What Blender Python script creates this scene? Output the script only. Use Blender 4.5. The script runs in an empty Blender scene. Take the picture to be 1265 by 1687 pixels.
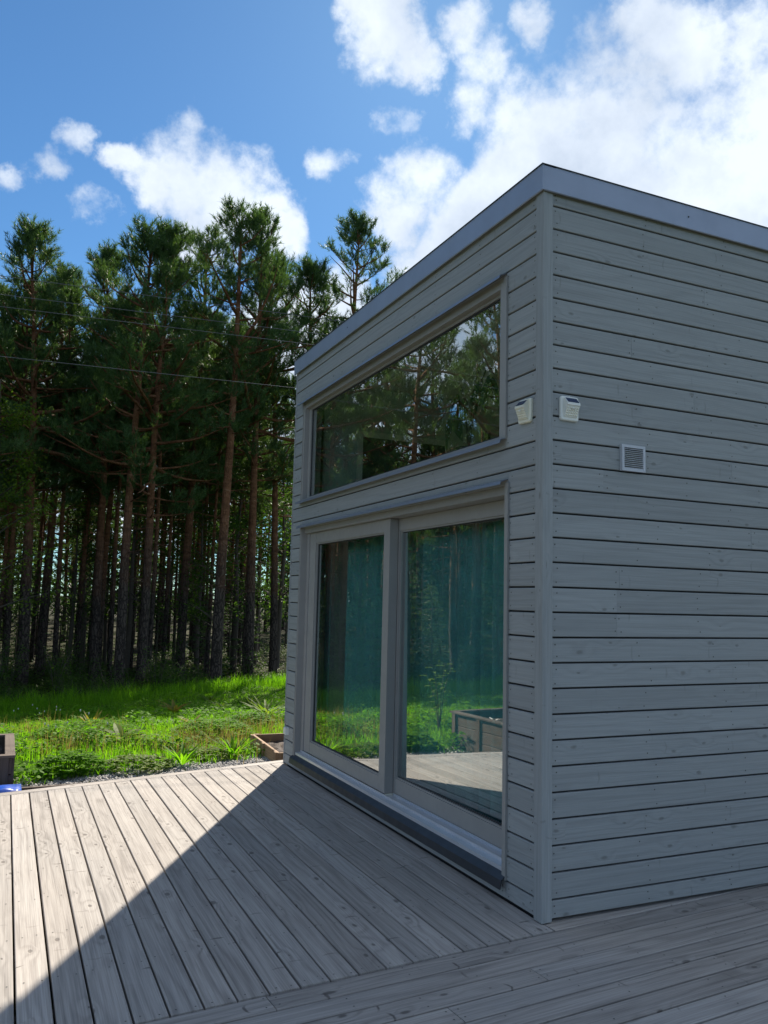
import bpy, bmesh, math, random
import numpy as np
from mathutils import Matrix, Vector, noise as mnoise

C = bpy.context.scene
COL = C.collection
rnd = random.Random(11)
R = math.radians

# ------------------------------------------------------------------ camera
CAMPOS = Vector((-2.6199, -3.6963, 1.6362))
YAW, PITCH, ROLL, FPX = 0.42511, 0.106977, 0.023788, 1358.86
def cam_axes():
    ca, sa, cb, sb = math.cos(YAW), math.sin(YAW), math.cos(PITCH), math.sin(PITCH)
    fwd = Vector((sa*cb, ca*cb, sb)); right = Vector((ca, -sa, 0)); up = right.cross(fwd)
    cc, sc = math.cos(ROLL), math.sin(ROLL)
    return right*cc + up*sc, up*cc - right*sc, fwd
RT, UP, FW = cam_axes()
cam_d = bpy.data.cameras.new('camera'); cam = bpy.data.objects.new('camera', cam_d); COL.objects.link(cam)
cam_d.sensor_fit = 'HORIZONTAL'; cam_d.sensor_width = 36; cam_d.lens = FPX/1265*36
cam_d.clip_start = 0.05; cam_d.clip_end = 3000
m = Matrix((RT, UP, -FW)).transposed().to_4x4(); m.translation = CAMPOS
cam.matrix_world = m
C.camera = cam
def ray(px, py):
    return (FW + RT*((px-632.5)/FPX) + UP*((843.5-py)/FPX))

# ------------------------------------------------------------------ light
SUN_AZ, SUN_EL = R(30.0), R(38.8)            # azimuth from +Y towards +X
SUNDIR = Vector((math.sin(SUN_AZ)*math.cos(SUN_EL), math.cos(SUN_AZ)*math.cos(SUN_EL), math.sin(SUN_EL)))
sun_d = bpy.data.lights.new('sun', 'SUN'); sun = bpy.data.objects.new('sun', sun_d); COL.objects.link(sun)
sun_d.energy = 5.0; sun_d.angle = R(0.53); sun_d.color = (1.0, 0.905, 0.77)
sun.rotation_euler = SUNDIR.to_track_quat('Z', 'Y').to_euler()
sun.location = (8, 14, 14)

w = bpy.data.worlds.new('World'); C.world = w; w.use_nodes = True
C.view_settings.view_transform = 'Standard'; C.view_settings.look = 'None'
C.view_settings.exposure = 1.0; C.view_settings.gamma = 1; C.view_settings.use_curve_mapping = False
C.render.engine = 'CYCLES'
cy = C.cycles
cy.max_bounces = 8; cy.diffuse_bounces = 3; cy.glossy_bounces = 4; cy.transmission_bounces = 4; cy.transparent_max_bounces = 12
cy.caustics_reflective = False; cy.caustics_refractive = False; cy.sample_clamp_indirect = 4.0
cy.use_denoising = True

class NT:
    """small helper for writing node trees"""
    def __init__(s, tree): s.t = tree; s.n = tree.nodes; s.l = tree.links
    def node(s, typ, **kw):
        x = s.n.new(typ)
        for k, v in kw.items(): setattr(x, k, v)
        return x
    def put(s, sock, v):
        if isinstance(v, bpy.types.NodeSocket): s.l.new(v, sock)
        elif v is not None: sock.default_value = v
    def math(s, op, a, b=None, c=None, clamp=False):
        x = s.node('ShaderNodeMath', operation=op, use_clamp=clamp)
        for i, v in enumerate((a, b, c)):
            if v is not None: s.put(x.inputs[i], v)
        return x.outputs[0]
    def vmath(s, op, a, b=None, scale=None):
        x = s.node('ShaderNodeVectorMath', operation=op)
        s.put(x.inputs[0], a)
        if b is not None: s.put(x.inputs[1], b)
        if scale is not None: s.put(x.inputs['Scale'], scale)
        return x.outputs['Value'] if op in ('DOT_PRODUCT', 'LENGTH', 'DISTANCE') else x.outputs['Vector']
    def noise(s, vec, scale, detail=2, rough=.5, dist=0.0, out='Fac'):
        x = s.node('ShaderNodeTexNoise')
        s.put(x.inputs['Vector'], vec); x.inputs['Scale'].default_value = scale
        x.inputs['Detail'].default_value = detail; x.inputs['Roughness'].default_value = rough
        x.inputs['Distortion'].default_value = dist
        return x.outputs[out]
    def ramp(s, fac, stops):
        x = s.node('ShaderNodeValToRGB'); e = x.color_ramp.elements
        while len(e) < len(stops): e.new(0.5)
        for el, (p, c) in zip(e, stops):
            el.position = p; el.color = (*c, 1) if len(c) == 3 else c
        s.put(x.inputs[0], fac); return x.outputs[0]
    def mix(s, fac, a, b, mode='MIX'):
        x = s.node('ShaderNodeMix', data_type='RGBA', blend_type=mode)
        s.put(x.inputs[0], fac)
        for i, v in ((6, a), (7, b)):
            if isinstance(v, tuple) and len(v) == 3: v = (*v, 1)
            s.put(x.inputs[i], v)
        return x.outputs[2]
    def maprange(s, v, a, b, c=0., d=1., smooth=False):
        x = s.node('ShaderNodeMapRange', interpolation_type='SMOOTHSTEP' if smooth else 'LINEAR')
        s.put(x.inputs[0], v)
        for i, q in enumerate((a, b, c, d)): x.inputs[i+1].default_value = q
        return x.outputs[0]
    def sep(s, v):
        x = s.node('ShaderNodeSeparateXYZ'); s.put(x.inputs[0], v); return x.outputs
    def comb(s, x_, y_, z_):
        x = s.node('ShaderNodeCombineXYZ')
        for i, v in enumerate((x_, y_, z_)): s.put(x.inputs[i], v)
        return x.outputs[0]

# ------------------------------------------------------------------ sky with clouds
def build_sky():
    T = NT(w.node_tree); T.n.clear()
    out = T.node('ShaderNodeOutputWorld'); bg = T.node('ShaderNodeBackground')
    sky = T.node('ShaderNodeTexSky', sky_type='NISHITA')
    sky.sun_disc = False; sky.sun_elevation = SUN_EL; sky.sun_rotation = SUN_AZ
    sky.altitude = 50; sky.air_density = 1.0; sky.dust_density = 0.15; sky.ozone_density = 2.4
    tc = T.node('ShaderNodeTexCoord'); d = T.vmath('NORMALIZE', tc.outputs['Generated'])
    def dirn(px, py): return ray(px, py).normalized()
    # warped direction gives the clouds their ragged outline
    nz = T.node('ShaderNodeTexNoise'); nz.inputs['Scale'].default_value = 7.0; nz.inputs['Detail'].default_value = 7; nz.inputs['Roughness'].default_value = .62
    T.put(nz.inputs['Vector'], d)
    off = T.vmath('SCALE', T.vmath('SUBTRACT', nz.outputs['Color'], (.5, .5, .5)), scale=0.13)
    dw = T.vmath('NORMALIZE', T.vmath('ADD', d, off))
    blobs = [(900,245,95),(1030,215,130),(1180,275,165),(1290,190,150),(1420,330,220),(1010,340,165),(1200,430,200),(860,330,85),(790,375,72),
             (690,290,58,.15),(650,340,52,.15),(720,400,60),(690,440,60),(1110,75,70),(1235,95,60,.1),(1075,20,45,.2),(790,110,48,.2),(850,190,60,.1),(770,165,45,.2),(765,45,40,.35),(880,40,34,.45),
             (640,35,55),(625,5,50),(680,70,34,.1),
             (295,292,64),(372,322,72),(245,302,42),(435,338,50),(330,355,66),(205,270,28,.1),(455,380,36),(300,392,50,.1),
             (135,238,30,.55),(147,358,32,.55),(35,312,28,.7),(95,280,34,.6),(550,265,36,.6),(640,190,36,.7),
             (60,640,90),(210,700,100),(340,620,90),(480,560,80),(300,760,120),(120,780,120),(440,700,110),(560,500,50)]
    acc = None
    for px, py, r, *wk in blobs:
        c = dirn(px, py); cr = math.cos(r*1.15/FPX)
        v = T.math('MULTIPLY_ADD', T.vmath('DOT_PRODUCT', dw, tuple(c)), 1/(1-cr), -cr/(1-cr) - (wk[0] if wk else 0))
        acc = v if acc is None else T.math('SMOOTH_MAX', acc, v, 0.25)
    # the same fair-weather clouds go on around the rest of the sky
    s = T.sep(d)
    k = T.math('DIVIDE', 1.0, T.math('ADD', T.math('MAXIMUM', s[2], 0.0), 0.22))
    flat = T.comb(T.math('MULTIPLY', s[0], k), T.math('MULTIPLY', s[1], k), 0.0)
    gen = T.noise(flat, 1.5, 7, .55)
    gen = T.maprange(gen, .44, .60, -.6, 1.0)
    infr = T.maprange(T.vmath('DOT_PRODUCT', d, tuple(dirn(632, 420))), math.cos(R(44)), math.cos(R(34)), 0, 3)
    gen = T.math('SUBTRACT', gen, infr)
    acc = T.math('MAXIMUM', acc, gen)
    fine = T.noise(d, 16, 8, .62)
    den = T.math('ADD', acc, T.math('MULTIPLY_ADD', fine, 2.6, -1.36))
    cov = T.maprange(den, -.30, .82, 0, 1, smooth=True)
    cov = T.math('MULTIPLY', cov, .97)
    # cloud body: bright near the sun, greyer where it is thick
    body = T.noise(d, 5.5, 6, .6)
    near = T.maprange(T.vmath('DOT_PRODUCT', d, tuple(SUNDIR)), .55, 1.0, 0, 1)
    shade = T.ramp(T.math('MULTIPLY_ADD', body, 1.0, T.math('MULTIPLY', near, .12)), [(.34, (2.9, 3.15, 3.55)), (.52, (4.2, 4.3, 4.5)), (.68, (5.4, 5.35, 5.3))])
    skyc = T.mix(1.0, sky.outputs[0], (0.29, 0.47, 0.59, 1), 'MULTIPLY')
    # clouds opposite the sun, out of view, boosted and blued for fill light
    fill_boost = T.maprange(T.vmath('DOT_PRODUCT', d, tuple(SUNDIR)), -.8, .5, 2.3, 1.0)
    shade = T.mix(1.0, shade, T.vmath('SCALE', (.90, .99, 1.10), scale=fill_boost), 'MULTIPLY')
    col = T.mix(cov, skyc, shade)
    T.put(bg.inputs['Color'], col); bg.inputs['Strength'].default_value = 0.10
    T.l.new(bg.outputs[0], out.inputs[0])
build_sky()

# ------------------------------------------------------------------ materials
def mat(name):
    mt = bpy.data.materials.new(name); mt.use_nodes = True
    T = NT(mt.node_tree); T.b = T.n['Principled BSDF']; T.o = T.n['Material Output']
    return mt, T
def plain(name, col, rough=.6, metal=0., var=.12, scale=8, bump=0.0, spec=.5):
    mt, T = mat(name)
    tc = T.node('ShaderNodeTexCoord')
    n = T.noise(tc.outputs['Object'], scale, 5, .6)
    a = tuple(c*(1-var) for c in col); b = tuple(min(1, c*(1+var)) for c in col)
    T.put(T.b.inputs['Base Color'], T.ramp(n, [(.3, a), (.7, b)]))
    T.put(T.b.inputs['Roughness'], T.maprange(T.noise(tc.outputs['Object'], scale*3, 3), .3, .7, rough*.85, min(1, rough*1.15)))
    T.b.inputs['Metallic'].default_value = metal; T.b.inputs['Specular IOR Level'].default_value = spec
    if bump:
        bp = T.node('ShaderNodeBump'); bp.inputs['Strength'].default_value = bump; bp.inputs['Distance'].default_value = .004
        T.put(bp.inputs['Height'], T.noise(tc.outputs['Object'], scale*12, 4)); T.l.new(bp.outputs[0], T.b.inputs['Normal'])
    return mt
def wood(name, light, dark, knot, grain=1.0, knots=1.0, rough=.8, bump=.35, vmin=.78, vmax=1.12, tint=None, knot_r=.2, stain=.35, marks=0.):
    """boards: local X along the grain, Y across"""
    mt, T = mat(name)
    tc = T.node('ShaderNodeTexCoord'); oi = T.node('ShaderNodeObjectInfo')
    rv = oi.outputs['Random']
    v = T.vmath('ADD', tc.outputs['Object'], T.comb(T.math('MULTIPLY', rv, 173.), T.math('MULTIPLY', rv, 91.), T.math('MULTIPLY', rv, 37.)))
    warp = T.noise(T.vmath('MULTIPLY', v, (.55, 5, 5)), 1, 2, .5)
    vor = T.node('ShaderNodeTexVoronoi', voronoi_dimensions='2D', feature='F1'); vor.inputs['Scale'].default_value = 1; vor.inputs['Randomness'].default_value = .85
    T.put(vor.inputs['Vector'], T.vmath('ADD', T.vmath('MULTIPLY', v, (4.2, 8.5, 0)), T.vmath('SCALE', T.noise(T.vmath('MULTIPLY', v, (9, 20, 9)), 1, 2, out='Color'), scale=.16)))
    dk = vor.outputs['Distance']
    kr = T.math('MULTIPLY', T.maprange(T.sep(vor.outputs['Color'])[0], .66, 1.0, 0, 1), knot_r)          # only some cells hold a knot, of many sizes
    k = T.math('MULTIPLY', T.math('SUBTRACT', 1.0, T.math('DIVIDE', dk, T.math('ADD', kr, .003)), clamp=True), knots)
    k = T.math('MINIMUM', T.math('MULTIPLY', k, 2.2), 1.0)
    halo = T.math('MULTIPLY', T.maprange(dk, 0, .55, 1, 0, smooth=True), T.math('MINIMUM', T.math('MULTIPLY', kr, 12.), 1.0))
    y = T.sep(v)[1]
    field = T.math('ADD', T.math('MULTIPLY', y, 17*grain), T.math('ADD', T.math('MULTIPLY', warp, 6.), T.math('MULTIPLY', halo, 1.1)))
    ring = T.math('POWER', T.math('MULTIPLY_ADD', T.math('SINE', T.math('MULTIPLY', field, 6.283)), .5, .5), 2.2)
    fib = T.noise(T.vmath('MULTIPLY', v, (2.4, 150, 150)), 1, 3, .6)
    big = T.noise(T.vmath('MULTIPLY', v, (1.3, 5, 5)), 1, 4, .6)
    ringm = T.math('MULTIPLY', ring, T.maprange(big, .3, .7, .1, .95))
    f = T.math('ADD', T.math('MULTIPLY', ringm, .55), T.maprange(fib, .3, .75, -.1, .6))
    col = T.mix(T.math('MINIMUM', T.math('MAXIMUM', f, 0.), 1.), light, dark)
    st = T.noise(T.vmath('MULTIPLY', v, (1.5, 11, 11)), 1, 5, .65)
    col = T.mix(T.maprange(st, .52, .8, 0, stain), col, dark)
    col = T.mix(T.math('MULTIPLY', k, .7), col, knot)
    if marks:
        mv = T.vmath('MULTIPLY', v, (1.7, 11., 0))
        vo = T.node('ShaderNodeTexVoronoi', voronoi_dimensions='2D', feature='F1'); vo.inputs['Scale'].default_value = 1; vo.inputs['Randomness'].default_value = .8
        T.put(vo.inputs['Vector'], mv)
        dl = T.sep(T.vmath('SUBTRACT', mv, vo.outputs['Position']))
        dx = T.math('MULTIPLY', dl[0], 1/1.7); dy = T.math('MULTIPLY', dl[1], 1/11.)
        cr = T.sep(vo.outputs['Color'])
        cur = T.math('MULTIPLY', T.math('MULTIPLY', dy, dy), T.math('MULTIPLY_ADD', cr[1], 24., -12.))
        wob = T.math('MULTIPLY_ADD', T.noise(v, 30, 2), .02, -.01)
        ax = T.math('ABSOLUTE', T.math('ADD', T.math('ADD', dx, cur), wob))
        mk = T.math('MULTIPLY', T.maprange(ax, .0015, .0085, 1, 0, smooth=True), T.maprange(T.math('ABSOLUTE', dy), .012, .046, 1, 0, smooth=True))
        mk = T.math('MULTIPLY', mk, T.maprange(cr[0], .55, .9, 0, marks))
        col = T.mix(mk, col, knot)
    if tint: col = T.mix(T.maprange(T.noise(T.vmath('MULTIPLY', v, (.6, .6, .6)), 1, 1), .35, .65, 0, .6), col, T.mix(1, col, tint, 'MULTIPLY'))
    r2 = T.math('FRACT', T.math('MULTIPLY', rv, 7.31))
    val = T.maprange(r2, 0, 1, vmin, vmax)
    col = T.mix(1.0, col, T.comb(val, val, val), 'MULTIPLY')
    T.put(T.b.inputs['Base Color'], col); T.b.inputs['Roughness'].default_value = rough
    T.b.inputs['Specular IOR Level'].default_value = .3
    bp = T.node('ShaderNodeBump'); bp.inputs['Strength'].default_value = bump; bp.inputs['Distance'].default_value = .003
    T.put(bp.inputs['Height'], T.math('SUBTRACT', T.math('MULTIPLY', fib, 1.0), T.math('ADD', T.math('MULTIPLY', ringm, .5), k)))
    T.l.new(bp.outputs[0], T.b.inputs['Normal'])
    return mt
def leafmat(name, cols, trans=.45, tcol=None, rough=.6, spec=.15):
    mt, T = mat(name)
    geo = T.node('ShaderNodeNewGeometry'); oi = T.node('ShaderNodeObjectInfo')
    f = geo.outputs['Random Per Island']
    tc = T.node('ShaderNodeTexCoord')
    big = T.noise(tc.outputs['Object'], 1.7, 3, .6)
    f = T.math('ADD', T.math('MULTIPLY', f, .6), T.math('MULTIPLY_ADD', big, 1.1, -.35))
    f = T.math('ADD', f, T.math('MULTIPLY_ADD', oi.outputs['Random'], .16, -.08), clamp=True)
    n = len(cols); col = T.ramp(f, [(i/(n-1), c) for i, c in enumerate(cols)])
    T.put(T.b.inputs['Base Color'], col); T.b.inputs['Roughness'].default_value = rough; T.b.inputs['Specular IOR Level'].default_value = spec
    tr = T.node('ShaderNodeBsdfTranslucent')
    T.put(tr.inputs['Color'], T.mix(1.0, col, tcol or (1.25, 1.3, .55), 'MULTIPLY'))
    mx = T.node('ShaderNodeMixShader'); mx.inputs[0].default_value = trans
    T.l.new(T.b.outputs[0], mx.inputs[1]); T.l.new(tr.outputs[0], mx.inputs[2]); T.l.new(mx.outputs[0], T.o.inputs[0])
    return mt
def glassmat(name, gain, tint):
    """coated double glazing: sees through, and mirrors more at grazing angles"""
    mt, T = mat(name); T.n.remove(T.b)
    geo = T.node('ShaderNodeNewGeometry')
    c = T.math('ABSOLUTE', T.vmath('DOT_PRODUCT', geo.outputs['Incoming'], geo.outputs['Normal']))
    F = T.math('MULTIPLY_ADD', T.math('POWER', T.math('SUBTRACT', 1.0, c, clamp=True), 5.0), .96, .04)
    F = T.math('MINIMUM', T.math('MULTIPLY', F, gain), .58)
    F = T.math('MULTIPLY', F, T.math('SUBTRACT', 1.0, geo.outputs['Backfacing']))
    gl = T.node('ShaderNodeBsdfGlossy'); gl.inputs['Roughness'].default_value = 0.0; gl.inputs['Color'].default_value = (.93, .98, .98, 1)
    # float glass is never quite flat
    tc = T.node('ShaderNodeTexCoord'); bp = T.node('ShaderNodeBump'); bp.inputs['Strength'].default_value = .025; bp.inputs['Distance'].default_value = .01
    T.put(bp.inputs['Height'], T.noise(tc.outputs['Object'], 3.0, 1)); T.l.new(bp.outputs[0], gl.inputs['Normal'])
    tr = T.node('ShaderNodeBsdfTransparent'); tr.inputs['Color'].default_value = (*tint, 1)
    mx = T.node('ShaderNodeMixShader'); T.put(mx.inputs[0], F); T.l.new(tr.outputs[0], mx.inputs[1]); T.l.new(gl.outputs[0], mx.inputs[2])
    T.l.new(mx.outputs[0], T.o.inputs[0]); return mt

M = {}
M['deck'] = wood('weathered deck pine', (.415, .378, .340), (.19, .168, .15), (.09, .075, .065), tint=(.92, .96, 1.0), vmin=.80, vmax=1.08, knot_r=.15, stain=.6, marks=.85, bump=.5)
M['clad'] = wood('grey painted cladding', (.298, .313, .316), (.222, .232, .234), (.15, .15, .145), grain=1.2, knots=.7, rough=.62, bump=.45, vmin=.92, vmax=1.06, knot_r=.12, stain=.4, marks=.4)
M['planter'] = wood('brown raw planter timber', (.36, .235, .14), (.20, .12, .07), (.09, .05, .03), vmin=.8, vmax=1.15)
M['oldwood'] = wood('greyed planter timber', (.115, .086, .068), (.055, .040, .031), (.03, .022, .017), vmin=.8, vmax=1.15)
M['fascia'] = plain('blue grey sheet metal', (.27, .315, .41), .42, .2, .06, 3, spec=.5)
M['flash'] = plain('grey sheet flashing', (.20, .22, .26), .4, .3, .08, 4)
M['darkflash'] = plain('dark sheet flashing', (.028, .033, .040), .45, .1, .15, 5)
M['frame'] = plain('grey painted window frame', (.27, .265, .255), .5, 0, .05, 6)
M['alu'] = plain('anodised aluminium', (.66, .69, .74), .36, .6, .02, 2)
M['gasket'] = plain('black rubber gasket', (.018, .02, .022), .6)
M['barrier'] = plain('black wind barrier', (.02, .02, .022), .9)
M['inner'] = plain('inside wall paint', (.48, .54, .54), .8)
M['floor_in'] = plain('inside oak floor', (.22, .15, .09), .5)
M['white_in'] = plain('inside white trim', (.75, .74, .68), .5)
M['dark_in'] = plain('inside dark door', (.03, .032, .035), .4)
M['curtain'] = plain('teal curtain cloth', (.19, .50, .54), .85, 0, .15, 5)
M['whiteplastic'] = plain('white plastic', (.72, .72, .67), .35, 0, .04, 6)
M['creamplastic'] = plain('aged white plastic', (.68, .66, .55), .35, 0, .05, 6)
M['solar'] = plain('solar cell', (.012, .03, .085), .15, 0, .2, 60)
M['led'] = plain('led lens', (.80, .78, .66), .2)
M['ventgrey'] = plain('grey vent plastic', (.46, .48, .52), .4, 0, .05, 9)
M['nail'] = plain('dark nail head', (.05, .045, .04), .6)
M['soil'] = plain('dark potting soil', (.045, .028, .02), .95, 0, .5, 40, bump=.6)
M['blue'] = plain('blue plastic sheet', (.01, .075, .42), .3, 0, .15, 6)
M['glass_up'] = glassmat('upper window glass', 7.5, (.90, .97, .94))
M['glass_dn'] = glassmat('door glass', 8.2, (.86, .94, .92))
M['pot'] = plain('dark plant pot', (.03, .03, .035), .4)
M['red'] = plain('red glazed pot', (.4, .05, .03), .35)
M['houseleaf'] = leafmat('house plant leaf', [(.02, .045, .02), (.03, .08, .03)], .2)
M['needle'] = leafmat('pine needles', [(.034, .064, .028), (.060, .112, .040), (.105, .165, .052)], .36, (1.3, 1.4, .6), rough=.5)
M['grass'] = leafmat('lawn grass', [(.065, .155, .010), (.11, .245, .014), (.19, .33, .022)], .58, (1.5, 1.75, .5))
M['grass_dry'] = leafmat('dry seeding grass', [(.16, .13, .05), (.24, .19, .07), (.2, .22, .05)], .5, (1.2, 1.15, .8))
M['clover'] = leafmat('clover leaves', [(.055, .130, .010), (.095, .215, .016), (.15, .285, .025)], .5, (1.4, 1.65, .4), spec=.05)
M['weed'] = leafmat('weed leaves', [(.07, .13, .018), (.13, .20, .025), (.2, .26, .04)], .55, (1.4, 1.5, .6))
M['rosette'] = leafmat('yellowing rosette leaves', [(.13, .16, .02), (.25, .22, .04), (.30, .20, .06)], .5, (1.3, 1.2, .7))
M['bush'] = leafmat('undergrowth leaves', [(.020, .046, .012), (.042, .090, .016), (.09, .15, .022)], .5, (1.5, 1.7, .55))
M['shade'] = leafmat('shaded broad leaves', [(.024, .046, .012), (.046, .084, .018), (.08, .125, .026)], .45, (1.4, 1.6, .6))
M['aspen'] = leafmat('aspen leaves', [(.05, .10, .015), (.09, .15, .02), (.16, .20, .03)], .5, (1.5, 1.55, .5))
M['flower'] = plain('white clover flower', (.55, .53, .48), .8)

def bark():
    mt, T = mat('pine bark')
    tc = T.node('ShaderNodeTexCoord'); o = tc.outputs['Object']; z = T.sep(o)[2]
    v = T.vmath('MULTIPLY', o, (9, 9, 2.2))
    vor = T.node('ShaderNodeTexVoronoi', feature='DISTANCE_TO_EDGE'); vor.inputs['Scale'].default_value = 1.6
    T.put(vor.inputs['Vector'], T.vmath('ADD', v, T.vmath('SCALE', T.noise(o, 4, 3, out='Color'), scale=1.5)))
    crack = T.maprange(vor.outputs['Distance'], 0, .22, 0, 1)
    low = T.mix(crack, (.018, .014, .012), (.075, .058, .048))
    n = T.noise(T.vmath('MULTIPLY', o, (3, 3, 6)), 1.5, 5, .65)
    up = T.ramp(n, [(.3, (.085, .038, .019)), (.55, (.18, .080, .039)), (.75, (.25, .135, .078))])
    hz = T.math('ADD', z, T.math('MULTIPLY_ADD', T.noise(o, 1.2, 3), 3.0, -1.5))
    col = T.mix(T.maprange(hz, 2.2, 5.5, 0, 1, smooth=True), low, up)
    T.put(T.b.inputs['Base Color'], col); T.b.inputs['Roughness'].default_value = .9; T.b.inputs['Specular IOR Level'].default_value = .15
    bp = T.node('ShaderNodeBump'); bp.inputs['Strength'].default_value = .7; bp.inputs['Distance'].default_value = .03
    T.put(bp.inputs['Height'], T.math('ADD', crack, n)); T.l.new(bp.outputs[0], T.b.inputs['Normal'])
    return mt
M['bark'] = bark()
M['wire'] = plain('weathered wire', (.14, .14, .15), .5, .4, .1, 4)
M['stem'] = plain('bush stem', (.07, .055, .04), .85)

def groundmat():
    mt, T = mat('lawn and forest floor')
    geo = T.node('ShaderNodeNewGeometry'); p = geo.outputs['Position']; s = T.sep(p)
    soil = T.ramp(T.noise(p, 1.7, 6, .65), [(.3, (.030, .032, .012)), (.5, (.045, .060, .014)), (.7, (.065, .085, .018))])
    floor = T.ramp(T.noise(p, .9, 7, .7), [(.28, (.016, .014, .008)), (.45, (.034, .027, .014)), (.58, (.030, .040, .012)), (.75, (.050, .040, .02))])
    # forest floor starts past the lawn edge
    e = T.math('SUBTRACT', s[1], T.math('MAXIMUM', T.math('MULTIPLY_ADD', s[0], .75, 21.7), 19.6))
    e = T.math('ADD', e, T.math('MULTIPLY_ADD', T.noise(p, .6, 4), 3.0, -1.5))
    T.put(T.b.inputs['Base Color'], T.mix(T.maprange(e, -.6, .9, 0, 1), soil, floor))
    T.b.inputs['Roughness'].default_value = .95; T.b.inputs['Specular IOR Level'].default_value = .1
    bp = T.node('ShaderNodeBump'); bp.inputs['Strength'].default_value = .8; bp.inputs['Distance'].default_value = .06
    T.put(bp.inputs['Height'], T.noise(p, 7, 6, .65)); T.l.new(bp.outputs[0], T.b.inputs['Normal'])
    return mt
M['ground'] = groundmat()
def gravelmat():
    mt, T = mat('gravel stones')
    geo = T.node('ShaderNodeNewGeometry')
    T.put(T.b.inputs['Base Color'], T.ramp(geo.outputs['Random Per Island'], [(0, (.16, .15, .15)), (.5, (.27, .26, .25)), (1, (.42, .40, .37))]))
    T.b.inputs['Roughness'].default_value = .85
    return mt
M['gravel'] = gravelmat()

# ------------------------------------------------------------------ mesh helpers
class MB:
    def __init__(s): s.v = []; s.f = []; s.mi = []
    def add(s, vs, fs, mi=0):
        o = len(s.v); s.v.extend(tuple(q) for q in vs)
        s.f.extend(tuple(i+o for i in f) for f in fs); s.mi.extend([mi]*len(fs)); return s
    def box(s, x0, x1, y0, y1, z0, z1, mi=0):
        vs = [(x, y, z) for z in (z0, z1) for y in (y0, y1) for x in (x0, x1)]
        return s.add(vs, [(0, 2, 3, 1), (4, 5, 7, 6), (0, 1, 5, 4), (2, 6, 7, 3), (0, 4, 6, 2), (1, 3, 7, 5)], mi)
    def prism(s, prof, axis, a, b, mi=0):
        """profile of (u, v) points swept along an axis; u, v are the other two axes in order"""
        def P(u, v, t): return {'x': (t, u, v), 'y': (u, t, v), 'z': (u, v, t)}[axis]
        n = len(prof)
        vs = [P(u, v, a) for u, v in prof] + [P(u, v, b) for u, v in prof]
        fs = [(i, (i+1) % n, n+(i+1) % n, n+i) for i in range(n)] + [tuple(range(n))[::-1], tuple(range(n, 2*n))]
        return s.add(vs, fs, mi)
    def tube(s, pts, rad, sides=8, cap=True, mi=0):
        pts = [Vector(p) for p in pts]; n = len(pts)
        rad = rad if hasattr(rad, '__len__') else [rad]*n
        vs = []; fs = []; ref = None
        for i, p in enumerate(pts):
            t = (pts[min(i+1, n-1)] - pts[max(i-1, 0)]).normalized()
            if ref is None: ref = t.orthogonal().normalized()
            ref = (ref - t*ref.dot(t)); ref = ref.normalized() if ref.length > 1e-6 else t.orthogonal().normalized()
            bi = t.cross(ref)
            for k in range(sides):
                a = 2*math.pi*k/sides; vs.append(p + (ref*math.cos(a) + bi*math.sin(a))*rad[i])
        for i in range(n-1):
            for k in range(sides):
                k2 = (k+1) % sides
                fs.append((i*sides+k, i*sides+k2, (i+1)*sides+k2, (i+1)*sides+k))
        if cap: fs += [tuple(range(sides))[::-1], tuple(range((n-1)*sides, n*sides))]
        return s.add(vs, fs, mi)
    def mesh(s, name, mats, smooth=False, fix=True):
        me = bpy.data.meshes.new(name); me.from_pydata(s.v, [], s.f)
        for mt in (mats if isinstance(mats, (list, tuple)) else [mats]): me.materials.append(mt)
        if any(s.mi): me.polygons.foreach_set('material_index', s.mi)
        if fix:
            bm = bmesh.new(); bm.from_mesh(me); bmesh.ops.recalc_face_normals(bm, faces=bm.faces); bm.to_mesh(me); bm.free()
        if smooth: me.polygons.foreach_set('use_smooth', [True]*len(me.polygons))
        me.update(); return me
    def obj(s, name, mats, parent=None, smooth=False, fix=True): return link(name, s.mesh(name, mats, smooth, fix), parent)
def link(name, me, parent=None, mw=None):
    o = bpy.data.objects.new(name, me); COL.objects.link(o)
    if parent: o.parent = parent
    if mw is not None: o.matrix_local = mw
    return o
def tag(o, label=None, cat=None, group=None, kind=None):
    if label: o['label'] = label
    if cat: o['category'] = cat
    if group: o['group'] = group
    if kind: o['kind'] = kind
    return o
def thing(name, loc, label, cat, group=None, rz=0):
    o = bpy.data.objects.new(name, None); COL.objects.link(o); o.location = loc; o.rotation_euler = (0, 0, rz)
    o.empty_display_size = .2
    return tag(o, label, cat, group)
def np_mesh(name, verts, faces, mats, loops=3):
    me = bpy.data.meshes.new(name); nv, nf = len(verts), len(faces)
    me.vertices.add(nv); me.vertices.foreach_set('co', np.asarray(verts, np.float32).ravel())
    me.loops.add(nf*loops); me.loops.foreach_set('vertex_index', np.asarray(faces, np.int32).ravel())
    me.polygons.add(nf); me.polygons.foreach_set('loop_start', np.arange(nf, dtype=np.int32)*loops)
    me.polygons.foreach_set('loop_total', np.full(nf, loops, np.int32))
    for mt in (mats if isinstance(mats, (list, tuple)) else [mats]): me.materials.append(mt)
    me.update(calc_edges=True); return me
def board_mesh(name, L, wd, th, mt, s0=0., s1=0., ch=.004):
    """chamfered board: X along, Y across (centred), top at Z=0; s0/s1 skew the ends"""
    h = wd/2
    prof = [(-h, -th), (h, -th), (h, -ch), (h-ch, 0), (-h+ch, 0), (-h, -ch)]
    b = MB(); n = len(prof)
    vs = [(s0*u, u, v) for u, v in prof] + [(L + s1*u, u, v) for u, v in prof]
    b.add(vs, [(i, (i+1) % n, n+(i+1) % n, n+i) for i in range(n)] + [tuple(range(n))[::-1], tuple(range(n, 2*n))])
    return b.mesh(name, mt)
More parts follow.
